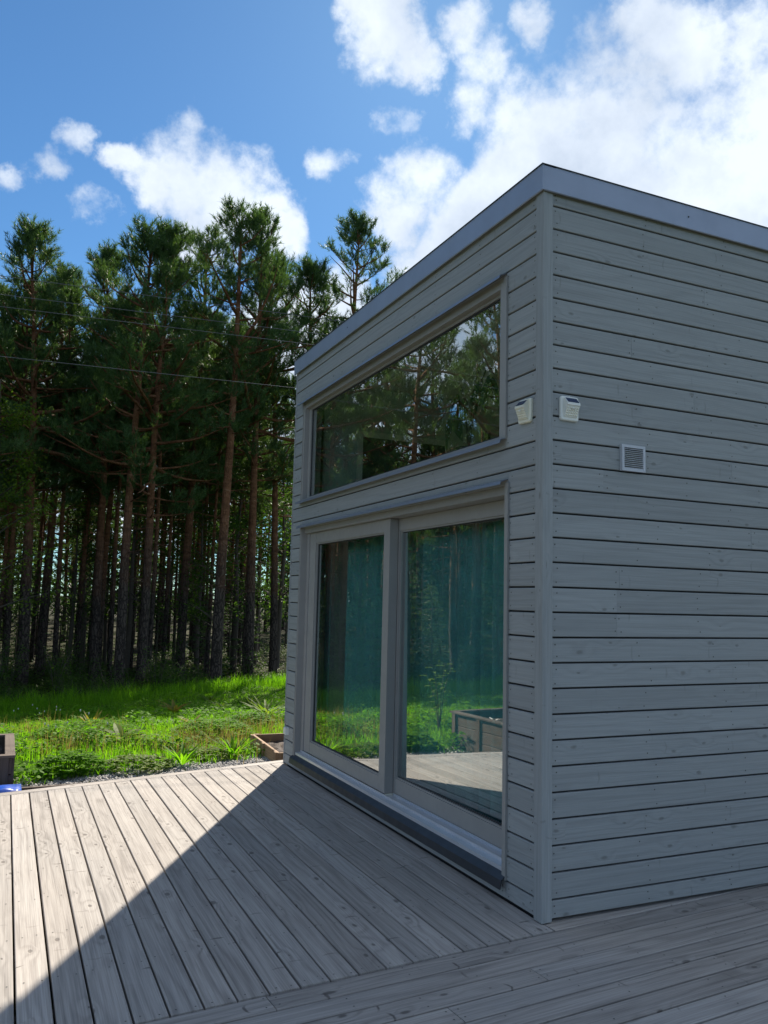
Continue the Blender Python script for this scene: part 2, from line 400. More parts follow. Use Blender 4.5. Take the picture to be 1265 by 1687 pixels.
def frame_mat(o, x, y, z):
    m = Matrix((Vector(x), Vector(y), Vector(z))).transposed().to_4x4(); m.translation = Vector(o); return m

# ------------------------------------------------------------------ ground
def sm(t): t = min(1, max(0, t)); return t*t*(3-2*t)
def zg(x, y):
    return -.22 - 1.27*sm((y-5.5)/17) - .5*sm((y-20)/14) + .05*mnoise.noise((x*.35, y*.35, 0)) + (.16*mnoise.noise((x*.09, y*.09, 3)) if y > 18 else .16*mnoise.noise((x*.09, y*.09, 3))*sm((y-6)/12))
def edge_y(x):
    """lawn's far edge"""
    return max(21.7 + .75*x, 19.6)
def grid_axis(lo, hi, fine_lo, fine_hi, st):
    a = list(np.arange(fine_lo, fine_hi+.01, st)); s_ = st*2; q = fine_hi
    while q < hi: q += s_; s_ *= 1.35; a.append(min(q, hi))
    s_ = st*2; q = fine_lo
    while q > lo: q -= s_; s_ *= 1.35; a.insert(0, max(q, lo))
    return a
xs = grid_axis(-1200, 1200, -26, 16, .6); ys = grid_axis(-1200, 1200, -2, 46, .6)
V = [(x, y, zg(x, y)) for y in ys for x in xs]; nx = len(xs)
F = [(j*nx+i, j*nx+i+1, (j+1)*nx+i+1, (j+1)*nx+i) for j in range(len(ys)-1) for i in range(nx-1)]
me = np_mesh('ground', V, F, M['ground'], 4); me.polygons.foreach_set('use_smooth', [True]*len(me.polygons))
tag(link('ground', me), 'grassy ground falling gently from the deck to the shaded pine forest floor', kind='structure')

# ------------------------------------------------------------------ deck
deck = bpy.data.objects.new('deck', None); COL.objects.link(deck); deck.location = (0, 0, 0)
tag(deck, 'weathered grey wooden deck of long planks around the house', kind='structure')
PITCH_D = .1385; GAP = .0095
def ynear(x): return -.098 + .08*x
def yfar(x): return 4.435 + .25*x
screws = MB()
def screw(x, y):
    r_ = .0042
    screws.add([(x+r_*math.cos(a), y+r_*math.sin(a), .0012) for a in (0, 1.05, 2.09, 3.14, 4.19, 5.24)], [tuple(range(6))])
k = 0
for i in range(36):
    x1 = .008 - i*PITCH_D; x0 = x1 - PITCH_D + GAP; xc = (x0+x1)/2; wd = x1-x0
    ya, yb = ynear(xc)+.005, yfar(xc)-.003
    # local X = +Y, local Y = -X  -> skews follow the cut lines
    me = board_mesh('deck_board', yb-ya, wd, .028, M['deck'], -.08, -.25, .003)
    dz = rnd.uniform(-.0012, .0012)
    link('deck_board', me, deck, frame_mat((xc+rnd.uniform(-.001, .001), ya, dz), (0, 1, 0), (-1, 0, 0), (0, 0, 1)))
    for j in range(9):
        yy = ya + .03 + j*(yb-ya-.06)/8
        for sx in (-.035, .035): screw(xc+sx+rnd.uniform(-.006, .006), yy+rnd.uniform(-.008, .008)-(.08*sx if j == 0 else .25*sx if j == 8 else 0))
# board along the far edge, butt jointed
ang = math.atan(.25); ux, uy = math.cos(ang), math.sin(ang)
for a, b in ((-5.3, -2.9), (-2.894, -.62), (-.614, .34)):
    L = (b-a)/ux
    me = board_mesh('edge_board', L, .108, .028, M['deck'], ch=.003)
    o = (a - uy*.057, yfar(a) + ux*.057, .0)
    link('edge_board', me, deck, frame_mat(o, (ux, uy, 0), (-uy, ux, 0), (0, 0, 1)))
me = board_mesh('edge_fascia', 5.64/ux, .14, .022, M['deck'])
link('edge_fascia', me, deck, frame_mat((-5.3 - uy*.136, yfar(-5.3)+ux*.136, -.10), (ux, uy, 0), (0, 0, 1), (uy, -ux, 0)))
# planks in front of the house run the other way
ang2 = math.atan(.08); ux2, uy2 = math.cos(ang2), math.sin(ang2)
cuts = {0: [-1.53], 1: [1.27], 2: [-.35, 3.0], 3: [-.874, 2.1], 4: [.55], 5: [-2.2, 1.6]}
def yrow(row): return -.098 - row*PITCH_D - PITCH_D/2
for row in range(-1, 36):
    cs = [2.3] if row < 0 else cuts.get(row, sorted(rnd.uniform(-4, 4) for _ in range(rnd.choice((1, 2)))))
    ends = [.012 if row < 0 else -4.98] + cs + [5.2]
    for a, b in zip(ends[:-1], ends[1:]):
        a2, b2 = a+.002, b-.002
        me = board_mesh('deck_board', (b2-a2)/ux2, PITCH_D-.0115, .028, M['deck'], ch=.003)
        dz = -.0015+rnd.uniform(-.0012, .0012)
        link('deck_board', me, deck, frame_mat((a2, yrow(row)+.08*a2, dz), (ux2, uy2, 0), (-uy2, ux2, 0), (0, 0, 1)))
        if -1 < row < 16:
            n = max(2, round((b2-a2)/.6)+1)
            for j in range(n):
                xx = a2+.025 + j*(b2-a2-.05)/(n-1)
                for sy in (-.035, .035): screw(xx+rnd.uniform(-.006, .006), yrow(row)+.08*xx+sy+rnd.uniform(-.006, .006))
tag(screws.obj('deck_screws', M['nail'], deck, fix=False), kind='stuff')
jo = MB()
for y in np.arange(-4.8, 4.6, .6):
    jo.box(-4.9, 4.9 if y < -.2 else -.0, y, y+.045, -.2, -.034)
tag(jo.obj('deck_joists', M['oldwood'], deck), kind='stuff')

# ------------------------------------------------------------------ house
house = thing('house', (0, 0, 0), 'small flat roofed house clad in grey painted boards with a sliding glass door', 'house')
HY, HX = 4.355, 4.6         # depth of the gable wall, length of the front wall
BP, BG = .135, .0095
def zj(n): return (29-n)*BP + .11
def clad(a, b, z0, z1, face):
    """one cladding board between two heights on the glazed wall ('side') or the front wall"""
    z0 += BG/2; z1 -= BG/2
    wd = z1-z0
    if wd < .01: return
    me = board_mesh('cladding_board', b-a, wd, .018, M['clad'], ch=.0035)
    j = rnd.uniform(-.0008, .0008)
    if face == 'side': mw = frame_mat((j, b, (z0+z1)/2), (0, -1, 0), (0, 0, 1), (-1, 0, 0))
    else: mw = frame_mat((a, j, (z0+z1)/2), (1, 0, 0), (0, 0, 1), (0, -1, 0))
    link('cladding_board', me, house, mw)
nails = MB()
def nail(face, t, z):
    r_ = .0042
    if face == 'side': nails.add([(-.0016, t+r_*math.cos(a), z+r_*math.sin(a)) for a in (0, 1.05, 2.09, 3.14, 4.19, 5.24)], [tuple(range(6))[::-1]])
    else: nails.add([(t+r_*math.cos(a), -.0016, z+r_*math.sin(a)) for a in (0, 1.05, 2.09, 3.14, 4.19, 5.24)], [tuple(range(6))])
rows = [(.012, zj(29))] + [(zj(n+1), zj(n)) for n in range(28, 0, -1)] + [(zj(1), 3.985)]
WIN = (.385, 4.075, 2.605, 3.585)       # y0, y1, z0, z1
DOOR = (.355, 4.045, .105, 2.325)
CT = .062                                # visible corner board
for r_i, (z0, z1) in enumerate(rows):
    # glazed wall, cut round the two openings
    holes = [(o[0]-.012, o[1]+.012, o[2], o[3]) for o in (WIN, DOOR)]
    segs = [(CT, HY, z0, z1)]
    for (h0, h1, hz0, hz1) in holes:
        new = []
        for (a, b, q0, q1) in segs:
            if q1 <= hz0+.004 or q0 >= hz1-.004 or b <= h0 or a >= h1: new.append((a, b, q0, q1)); continue
            if a < h0: new.append((a, h0, q0, q1))
            if b > h1: new.append((h1, b, q0, q1))
            if q0 < hz0-.02: new.append((max(a, h0)+.001, min(b, h1)-.001, q0, hz0+BG/2))
            if q1 > hz1+.02: new.append((max(a, h0)+.001, min(b, h1)-.001, hz1-BG/2, q1))
        segs = new
    for (a, b, q0, q1) in segs:
        clad(a, b, q0, q1, 'side')
        if q1-q0 > .09:
            for yy in ([a+.03, b-.03] if b-a < 1 else np.arange(a+.03, b, .6)):
                for zz in (q0+.032, q1-.032): nail('side', yy+rnd.uniform(-.012, .012), zz+rnd.uniform(-.006, .006))
    # front wall
    js = {12: [.50], 11: [.50, 2.9], 13: [.52], 17: [.41], 18: [1.4], 21: [1.1], 15: [1.55], 23: [.62, 2.4], 26: [1.2]}.get(r_i, [rnd.uniform(1.9, 4.0)])
    ends = [CT] + js + [HX]
    for a, b in zip(ends[:-1], ends[1:]):
        clad(a+.0006, b-.0006, z0, z1, 'front')
        if z1-z0 > .09:
            n = max(2, round((b-a)/.62)+1)
            for j in range(n):
                xx = a+.022 + j*(b-a-.044)/(n-1)
                for zz in (z0+.032, z1-.032): nail('front', xx+rnd.uniform(-.01, .01), zz+rnd.uniform(-.006, .006))
tag(nails.obj('cladding_nails', M['nail'], house, fix=False), kind='stuff')
# corner boards: two boards meeting at the corner
def vboard(name, L, wd, mw):
    return link(name, board_mesh(name, L, wd, .022, M['clad'], ch=.003), house, mw)
vboard('corner_board', 3.972, CT+.012, frame_mat((-.010, .024, .006), (0, 0, 1), (0, 1, 0), (-1, 0, 0)))
vboard('corner_board', 3.972, CT-.004, frame_mat((.031-.006+.004, -.010, .006), (0, 0, 1), (-1, 0, 0), (0, -1, 0)))
vboard('corner_board', 3.972, .10, frame_mat((.046, HY+.024, .006), (0, 0, 1), (1, 0, 0), (0, 1, 0)))
# wall core with the openings
co = MB()
x0, x1 = .019, .20
for (a, b, q0, q1) in ((.019, DOOR[0]-.004, .01, 3.98), (4.079, HY, .01, 3.98), (DOOR[0]-.004, 4.079, .012, .10),
                       (DOOR[0]-.004, 4.079, 2.332, 2.60), (DOOR[0]-.004, 4.079, 3.59, 3.98)):
    co.box(x0, x1, a, b, q0, q1)
co.box(.2005, HX, .019, .20, .01, 3.98)
co.box(.2005, HX, HY-.15, HY, .01, 3.98)
for bx in ((.2005, 1.0, .01, 3.98), (3.3, HY-.1505, .01, 3.98), (1.0, 3.3, .01, .5), (1.0, 3.3, 3.45, 3.98)): co.box(HX-.15, HX, *bx)  # opening in the unseen end wall, added to let light indoors
co.obj('wall_core', M['barrier'], house)
MB().box(.03, HX-.02, .075, HY-.02, -.55, .008).obj('plinth', M['barrier'], house)
MB().box(.19, HX-.151, .201, HY-.151, .0085, .17).obj('inner_floor', M['floor_in'], house)
iw = MB()
iw.box(.32, HX-.17, .2012, .215, .1705, 3.88); iw.box(.25, HX-.17, HY-.17, HY-.1512, .1705, 3.88)
for bx in ((.2155, 1.0, .1705, 3.88), (3.3, HY-.1705, .1705, 3.88), (1.0, 3.3, .1705, .5), (1.0, 3.3, 3.45, 3.88)): iw.box(HX-.17, HX-.1512, *bx)  # end wall lining leaves the added light opening clear
iw.obj('inner_wall', M['inner'], house)
MB().box(.21, HX-.1512, .2012, HY-.1512, 3.885, 3.93).obj('ceiling', M['white_in'], house)
rf = MB().box(-.02, HX+.02, -.02, HY+.02, 3.986, 4.085); rf.obj('roof', M['darkflash'], house)
# fascia sheets, folded drip edge at the foot and a thin cap
def fascia(mw, L):
    b = MB(); prof = [(0, 0), (.006, -.004), (.006, .142), (.0, .146), (-.05, .146), (-.05, .143), (.003, .141), (.003, .002)]
    b.prism([(-u, v) for u, v in prof], 'x', 0, L)
    # the same strip seen as a closed body
    return link('fascia', b.mesh('fascia', M['fascia']), house, mw)
fb = MB().prism([(-.030, 3.957), (-.024, 3.953), (-.019, 3.960), (-.019, 4.098), (.06, 4.098), (.06, 4.102), (-.030, 4.102)], 'y', -.030, HY+.03)
fb.obj('fascia', M['fascia'], house)
fb = MB().prism([(-.030, 3.957), (-.024, 3.953), (-.019, 3.960), (-.019, 4.098), (.06, 4.098), (.06, 4.102), (-.030, 4.102)], 'x', -.0185, HX+.03)
fb.obj('fascia', M['fascia'], house)
cp = MB().prism([(-.036, 4.1022), (.07, 4.1022), (.07, 4.107), (-.036, 4.107)], 'y', -.036, HY+.036)
cp.prism([(-.036, 4.1022), (.07, 4.1022), (.07, 4.107), (-.036, 4.107)], 'x', .0702, HX+.036)
cp.obj('roof_edge_cap', M['darkflash'], house)
sc = MB()
for y in (2.9,): sc.tube([(-.030, y, 4.03), (-.034, y, 4.03)], .004, 6)
for x in (1.05, 3.0): sc.tube([(x, -.030, 4.03), (x, -.034, 4.03)], .005, 6)
tag(sc.obj('fascia_screws', M['nail'], house), kind='stuff')

def head_flashing(z, y0, y1, parent, mt):
    prof = [(.015, z+.022), (-.012, z+.020), (-.052, z+.004), (-.058, z-.016), (-.054, z-.017), (-.048, z+.000), (-.012, z+.016), (.015, z+.018)]
    return MB().prism(prof, 'y', y0, y1).obj('flashing', mt, parent)
# upper window
y0, y1, z0, z1 = WIN
fr = MB()
fr.box(-.010, .17, y0, y0+.045, z0, z1); fr.box(-.010, .17, y1-.035, y1, z0, z1)
fr.box(-.004, .17, y0+.0452, y1-.0352, z1-.05, z1); fr.box(.004, .17, y0+.0452, y1-.0352, z0, z0+.012)
window = fr.obj('window', M['frame'], house)
sa = MB(); a, b, q0, q1 = y0+.046, y1-.036, z0+.0125, z1-.0505
sa.box(.035, .10, a, a+.04, q0, q1); sa.box(.035, .10, b-.06, b, q0, q1); sa.box(.035, .10, a+.0402, b-.0602, q1-.02, q1); sa.box(.035, .10, a+.0402, b-.0602, q0, q0+.02)
sa.obj('sash', M['frame'], window)
ga = MB(); A, B_, Q0, Q1 = a+.040, b-.060, q0+.02, q1-.02
for bx in ((A+.0003, A+.014, Q0, Q1), (B_-.014, B_-.0003, Q0, Q1)): ga.box(.046, .066, *bx)
ga.box(.046, .066, A+.0142, B_-.0142, Q1-.012, Q1-.0003); ga.box(.046, .066, A+.0142, B_-.0142, Q0+.0003, Q0+.010)
ga.obj('gasket', M['gasket'], window)
MB().box(.051, .056, A+.0144, B_-.0144, Q0+.0104, Q1-.0124).obj('pane', M['glass_up'], window)
head_flashing(3.592, .372, 4.16, window, M['flash'])
MB().prism([(.034, z0+.011), (-.045, z0-.010), (-.050, z0-.034), (-.046, z0-.035), (-.040, z0-.014), (.034, z0+.006)], 'y', .365, 4.14).obj('sill_flashing', M['flash'], window)
# sliding door
y0, y1, z0, z1 = DOOR
fr = MB()
fr.box(-.012, .195, y0-.010, y0+.010, z0+.02, z1); fr.box(-.012, .195, y1-.022, y1, z0+.035, z1)
fr.box(.05, .195, y1-.09, y1-.0222, .192, z1-.0502); fr.box(.02, .195, y0+.0102, y1-.0222, z1-.05, z1)
fr.box(.14, .195, y0+.0102, y0+.06, .192, z1-.0502)
door = fr.obj('sliding_door', M['frame'], house)
def sash(x0, x1, a, b, q0, q1, sl, sr, st, sb, lean=(0, 0)):
    """a = edge nearest the corner, b = far edge; stile widths sl (at a) and sr (at b)"""
    s_ = MB()
    s_.box(x0, x1, a, a+sl, q0, q1); s_.box(x0, x1, b-sr, b, q0, q1)
    s_.box(x0+.002, x1, a+sl+.0002, b-sr-.0002, q1-st, q1); s_.box(x0+.002, x1, a+sl+.0002, b-sr-.0002, q0, q0+sb)
    # glazing beads step back towards the glass
    s_.box(x0+.012, x1-.01, a+sl+.0002, a+sl+.012, q0+sb+.0002, q1-st-.0002); s_.box(x0+.012, x1-.01, b-sr-.012, b-sr-.0002, q0+sb+.0002, q1-st-.0002)
    s_.box(x0+.012, x1-.01, a+sl+.0122, b-sr-.0122, q1-st-.012, q1-st-.0002); s_.box(x0+.012, x1-.01, a+sl+.0122, b-sr-.0122, q0+sb+.0002, q0+sb+.012)
    o = s_.obj('sash', M['frame'], door)
    A, B2, G0, G1 = a+sl+.0124, b-sr-.0124, q0+sb+.0124, q1-st-.0124
    g = MB()
    g.box(x0+.024, x0+.04, A, A+.008, G0, G1); g.box(x0+.024, x0+.04, B2-.008, B2, G0, G1)
    g.box(x0+.024, x0+.04, A+.0082, B2-.0082, G0, G0+.008); g.box(x0+.024, x0+.04, A+.0082, B2-.0082, G1-.008, G1)
    g.obj('gasket', M['gasket'], door)
    hy, hz = (B2-A)/2-.0084, (G1-G0)/2-.0084
    pn = MB().box(-.003, .003, -hy, hy, -hz, hz).obj('pane', M['glass_dn'], door)
    pn.matrix_local = Matrix.Translation((x0+.033, (A+B2)/2, (G0+G1)/2)) @ Matrix.Rotation(lean[0], 4, 'Y') @ Matrix.Rotation(lean[1], 4, 'Z')
sash(.060, .130, 2.10, 3.955, .196, 2.272, .11, .16, .10, .105)
sash(.135, .193, .418, 2.19, .198, 2.272, .11, .11, .092, .108, (R(-.46), R(1.4)))   # the leaf hangs a touch out of true
tr = MB()
tr.prism([(.0, .150), (.05, .150), (.05, .176), (.0, .172)], 'y', y0+.012, y1-.024)
tr.box(.0502, .058, y0+.012, y1-.024, .150, .192); tr.box(.0582, .131, y0+.012, 2.098, .150, .180)
tr.box(.131, .137, y0+.012, 2.098, .150, .196)
tr.obj('track', M['alu'], door)
MB().prism([(.03, .148), (.0, .148), (-.038, .118), (-.046, .070), (-.041, .069), (-.034, .113), (.0, .142), (.03, .142)], 'y', .33, 4.075).obj('sill_flashing', M['darkflash'], door)
MB().box(.055, .066, 4.035-.075, 4.035-.06, .182, .198).obj('track_stop', M['whiteplastic'], door)
MB().box(.064, .128, 2.094, 2.0995, .176, .194).obj('brush_seal', M['creamplastic'], door)
head_flashing(2.338, .345, 4.07, door, M['flash'])
# vertical cover strips beside the openings
MB().box(-.014, -.0012, .328, .358, .115, 2.335).obj('side_strip', M['frame'], door)
MB().box(-.016, .018, 4.0455, 4.0555, .14, 2.335).obj('side_strip', M['frame'], door)
MB().box(-.014, -.0012, .358, .3865, 2.60, 3.59).obj('side_strip', M['frame'], window)
MB().box(-.016, .018, 4.0755, 4.0855, 2.60, 3.59).obj('side_strip', M['frame'], window)

# air vent on the front wall: frame with slats
v0, v1, vz0, vz1 = .530, .700, 2.408, 2.560
vf = MB(); t = .016
vf.prism([(v0, vz0), (v0+t, vz0+t), (v0+t, vz1-t), (v0, vz1)], 'y', -.022, .003) if False else None
vf.box(v0, v0+t, -.020, .004, vz0, vz1); vf.box(v1-t, v1, -.020, .004, vz0, vz1)
vf.box(v0+t, v1-t, -.0195, .004, vz0, vz0+t); vf.box(v0+t, v1-t, -.0195, .004, vz1-t, vz1)
vent = vf.obj('vent_grille', M['ventgrey'], house)
MB().box(v0+t, v1-t, .0008, .003, vz0+t, vz1-t).obj('vent_backing', M['barrier'], vent)
slm = None; n = 11
for i in range(n):
    zc = vz0+t+(i+.5)*(vz1-vz0-2*t)/n
    if slm is None:
        slm = MB().prism([(-.0185, -.0022), (-.0175, -.0050), (-.002, .0025), (-.003, .0050)], 'x', v0+t+.0003, v1-t-.0003).mesh('slat', M['ventgrey'])
    link('slat', slm, vent, Matrix.Translation((0, 0, zc)))

# ------------------------------------------------------------------ solar wall lights
def solar_light(o, X, N, label, plastic, tilt=0.):
    """o = centre on the wall, X = along the wall, N = out of the wall"""
    t = thing('solar_wall_light', o, label, 'wall light', 'solar lights on the cladding')
    X, N = Vector(X), Vector(N); Z = X.cross(N)
    if Z.z < 0: X = -X; Z = X.cross(N)
    t.rotation_euler = (Matrix((X, N, Z)).transposed().to_4x4() @ Matrix.Rotation(tilt, 4, 'Y')).to_euler()
    b = bmesh.new()
    # rounded back plate
    def rrect(hw, hh, r_, y):
        pts = []
        for cx, cz, a0 in ((hw-r_, hh-r_, 0), (-hw+r_, hh-r_, 90), (-hw+r_, -hh+r_, 180), (hw-r_, -hh+r_, 270)):
            for k in range(5): a = R(a0+k*22.5); pts.append((cx+r_*math.cos(a), y, cz+r_*math.sin(a)))
        return pts
    mb = MB(); p0, p1, p2 = rrect(.061, .069, .015, .001), rrect(.061, .069, .015, .013), rrect(.056, .064, .012, .019)
    n = len(p0); vs = p0+p1+p2
    mb.add(vs, [(i, (i+1) % n, n+(i+1) % n, n+i) for i in range(n)] + [(n+i, n+(i+1) % n, 2*n+(i+1) % n, 2*n+i) for i in range(n)] + [tuple(range(n)), tuple(range(2*n, 3*n))])
    mb.obj('back_plate', plastic, t)
    # hood whose top slopes out and whose face slopes back
    prof = [(.0192, .058), (.023, .059), (.054, .026), (.055, .014), (.049, .010), (.0245, -.048), (.0192, -.048)]
    hd = MB(); hd.prism(prof, 'x', -.043, .043); hd.obj('hood', plastic, t)
    # solar panel on the sloped top
    a_, c_ = Vector((.0258, .0565)), Vector((.0522, .0284)); nn = Vector((c_.y-a_.y, -(c_.x-a_.x))).normalized()
    if nn.y < 0: nn = -nn
    pr = [tuple(a_+nn*.0005), tuple(c_+nn*.0005), tuple(c_+nn*.002), tuple(a_+nn*.002)]
    MB().prism(pr, 'x', -.037, .037).obj('solar_panel', M['solar'], t)
    # led dots on the lower face
    l0, l1 = Vector((.0470, .0055)), Vector((.0266, -.0435)); ln = Vector((l1.y-l0.y, -(l1.x-l0.x))).normalized()
    if ln.x < 0: ln = -ln
    ld = MB()
    for r_ in range(4):
        for q in range(5):
            if r_ == 0 and q == 2: continue
            c = l0.lerp(l1, (r_+.5)/4); x = -.032+q*.016
            ring = []
            for rr, hh in ((.0052, -.0005), (.0045, .003), (.002, .0045)):
                for k in range(6):
                    aa = k*math.pi/3; tt = (l1-l0).normalized()
                    pt = c + tt*(rr*math.sin(aa)) + ln*hh; ring.append((x+rr*math.cos(aa), pt.x, pt.y))
            ld.add(ring, [(i, (i+1) % 6, 6+(i+1) % 6, 6+i) for i in range(6)]+[(6+i, 6+(i+1) % 6, 12+(i+1) % 6, 12+i) for i in range(6)]+[tuple(range(12, 18))])
    tag(ld.obj('led_lenses', M['led'], t, smooth=True), kind='stuff')
    # side lamps and sensor eye
    c = l0.lerp(l1, .14)
    ey = MB(); ey.tube([(0, c.x-.002, c.y), (0, c.x+.006, c.y-.002), (0, c.x+.010, c.y-.003)], [.009, .008, .003], 10); ey.obj('motion_sensor', M['whiteplastic'], t, smooth=True)
    MB().tube([(0, .002, .0655), (0, .012, .0655)], .007, 10).obj('hanging_eyelet', plastic, t)
    return t
solar_light((-.0005, .158, 2.722), (0, 1, 0), (-1, 0, 0), 'cream solar light on the narrow boards beside the upper window, sun on its panel', M['creamplastic'], R(-3))
solar_light((.166, -.0005, 2.722), (1, 0, 0), (0, -1, 0), 'white solar light on the front wall between corner board and air vent', M['whiteplastic'], R(0))
sb = thing('sensor_box', (0, 4.27, .335), 'small white plastic box low on the far end of the glazed wall', 'sensor box')
MB().prism([(-.001, -.034), (-.030, -.034), (-.036, -.028), (-.036, .028), (-.030, .034), (-.001, .034)], 'y', -.035, .035).obj('casing', M['whiteplastic'], sb)
MB().box(-.0375, -.036, -.026, .026, -.020, .020).obj('cover', M['whiteplastic'], sb)

# ------------------------------------------------------------------ indoors
def curtain(ya, yb, amp, wl, label):
    n = int((yb-ya)/.012); mb = MB(); vs = []
    ph = rnd.uniform(0, 6)
    zs = (.19, .7, 1.4, 2.0, 2.32)
    for k, z in enumerate(zs):
        for i in range(n+1):
            y = ya+(yb-ya)*i/n
            u = y/wl*2*math.pi+ph+.9*math.sin(y*3.1)
            s = amp*(.8+.35*math.sin(y*5+ph))*(1-.18*k/len(zs))
            vs.append((.335 + s*math.sin(u) + .3*s*math.sin(2.3*u+1+k*.15), y + .3*s*math.cos(u), z))
    fs = [(k*(n+1)+i, k*(n+1)+i+1, (k+1)*(n+1)+i+1, (k+1)*(n+1)+i) for k in range(len(zs)-1) for i in range(n)]
    mb.add(vs, fs)
    o = mb.obj('curtain', M['curtain'], None, smooth=True, fix=False)
    md = o.modifiers.new('cloth', 'SOLIDIFY'); md.thickness = .002
    return tag(o, label, 'curtain', 'teal curtains behind the sliding door')
curtain(.25, 2.30, .038, .15, 'wide teal curtain drawn across behind the right hand door pane')
curtain(2.36, 3.62, .040, .16, 'teal curtain behind the far door pane, on the near side of the dark gap')
curtain(4.06, 4.18, .028, .09, 'narrow bunch of teal curtain at the far jamb of the sliding door')
cr = MB().tube([(.335, .22, 2.345), (.335, 4.19, 2.345)], .012, 8); tag(cr.obj('curtain_rail', M['dark_in']), 'dark rail carrying the teal curtains above the sliding door', 'curtain rail')
# ledge inside the upper window with a drooping house plant
MB().box(.2008, .46, .2155, 4.18, 2.56, 2.60).obj('inner_ledge', M['inner'], house)
def leaf(mb, p, d, n, L, W, bend=.25, seg=4):
    """a pointed leaf blade; p base, d direction, n face normal"""
    p, d, n = Vector(p), Vector(d).normalized(), Vector(n); sd = d.cross(n)
    sd = sd.normalized() if sd.length > 1e-4 else d.orthogonal().normalized(); n = sd.cross(d)
    vs = []
    for i in range(seg+1):
        t = i/seg; wv = W*math.sin(math.pi*min(1, t*.94+.05))**.75*(1-.3*t)*.5
        c = p + d*(L*t) - n*(bend*L*t*t)
        vs += [c-sd*wv+n*wv*.25, c, c+sd*wv+n*wv*.25]
    fs = []
    for i in range(seg):
        o = i*3; fs += [(o, o+1, o+4, o+3), (o+1, o+2, o+5, o+4)]
    mb.add(vs, fs)
hp = thing('house_plant', (.30, 1.22, 2.60), 'drooping large leaved house plant in dark pot inside the upper window', 'house plant')
MB().tube([(0, .10, .0), (0, .10, .06), (0, .10, .125), (0, .10, .128)], [.075, .088, .10, .09], 14).obj('pot', M['pot'], hp)
st = MB(); lf = MB()
for (ty, tz, bx) in ((-.22, .52, -.02), (-.05, .56, .0), (.18, .46, -.03), (.34, .40, .02)):
    st.tube([(0, .10, .12), (bx*.5, .10+(ty-.10)*.3, .12+tz*.6), (bx, .10+(ty-.1)*.8, .12+tz), (bx, ty, .10+tz)], .006, 6)
    for q in range(4):
        a = rnd.uniform(-.06, .09)
        leaf(lf, (bx, ty+a, .10+tz-abs(a)*.6-rnd.uniform(0, .10)), (rnd.uniform(-.25, .1), a*2.0+rnd.uniform(-.35, .35), -1), (-1, rnd.uniform(-.5, .5), .2), rnd.uniform(.17, .26), rnd.uniform(.09, .13), .1)
st.obj('stem', M['stem'], hp); lf.obj('leaves', M['houseleaf'], hp, fix=False)['kind'] = 'stuff'
rp = thing('small_pot', (.27, 1.04, 2.60), 'little red glazed pot standing by the house plant', 'pot')
MB().tube([(0, 0, 0), (0, 0, .05), (0, 0, .07)], [.03, .042, .04], 12).obj('pot', M['red'], rp)
lf = MB()
for q in range(9):
    a = q*.7; leaf(lf, (0, 0, .06), (math.cos(a)*.5, math.sin(a)*.5, 1), (math.cos(a), math.sin(a), -.3), rnd.uniform(.09, .16), .03)
lf.obj('leaves', M['houseleaf'], rp, fix=False)['kind'] = 'stuff'
bt = thing('glass_jar', (.27, .72, 2.60), 'blue grey jar standing at the corner end of the window ledge', 'jar')
MB().tube([(0, 0, 0), (0, 0, .10), (0, 0, .14), (0, 0, .17)], [.05, .05, .03, .03], 12).obj('jar_body', M['flash'], bt)
# white door frame seen on the far inside wall, high up
idr = MB(); wy = HY-.1712
idr.box(.62, 1.72, wy-.02, wy, 3.34, 3.40); idr.box(.62, .68, wy-.02, wy, 2.60, 3.3395); idr.box(1.66, 1.72, wy-.02, wy, 2.60, 3.3395)
inn = idr.obj('inner_doorway', M['white_in'], house)
MB().box(.6805, 1.6595, wy-.012, wy-.001, 2.60, 3.3395).obj('door_leaf', M['dark_in'], inn)
MB().box(.2008, HX-.2, 2.9, HY-.18, 2.50, 2.56).obj('loft_floor', M['floor_in'], house)

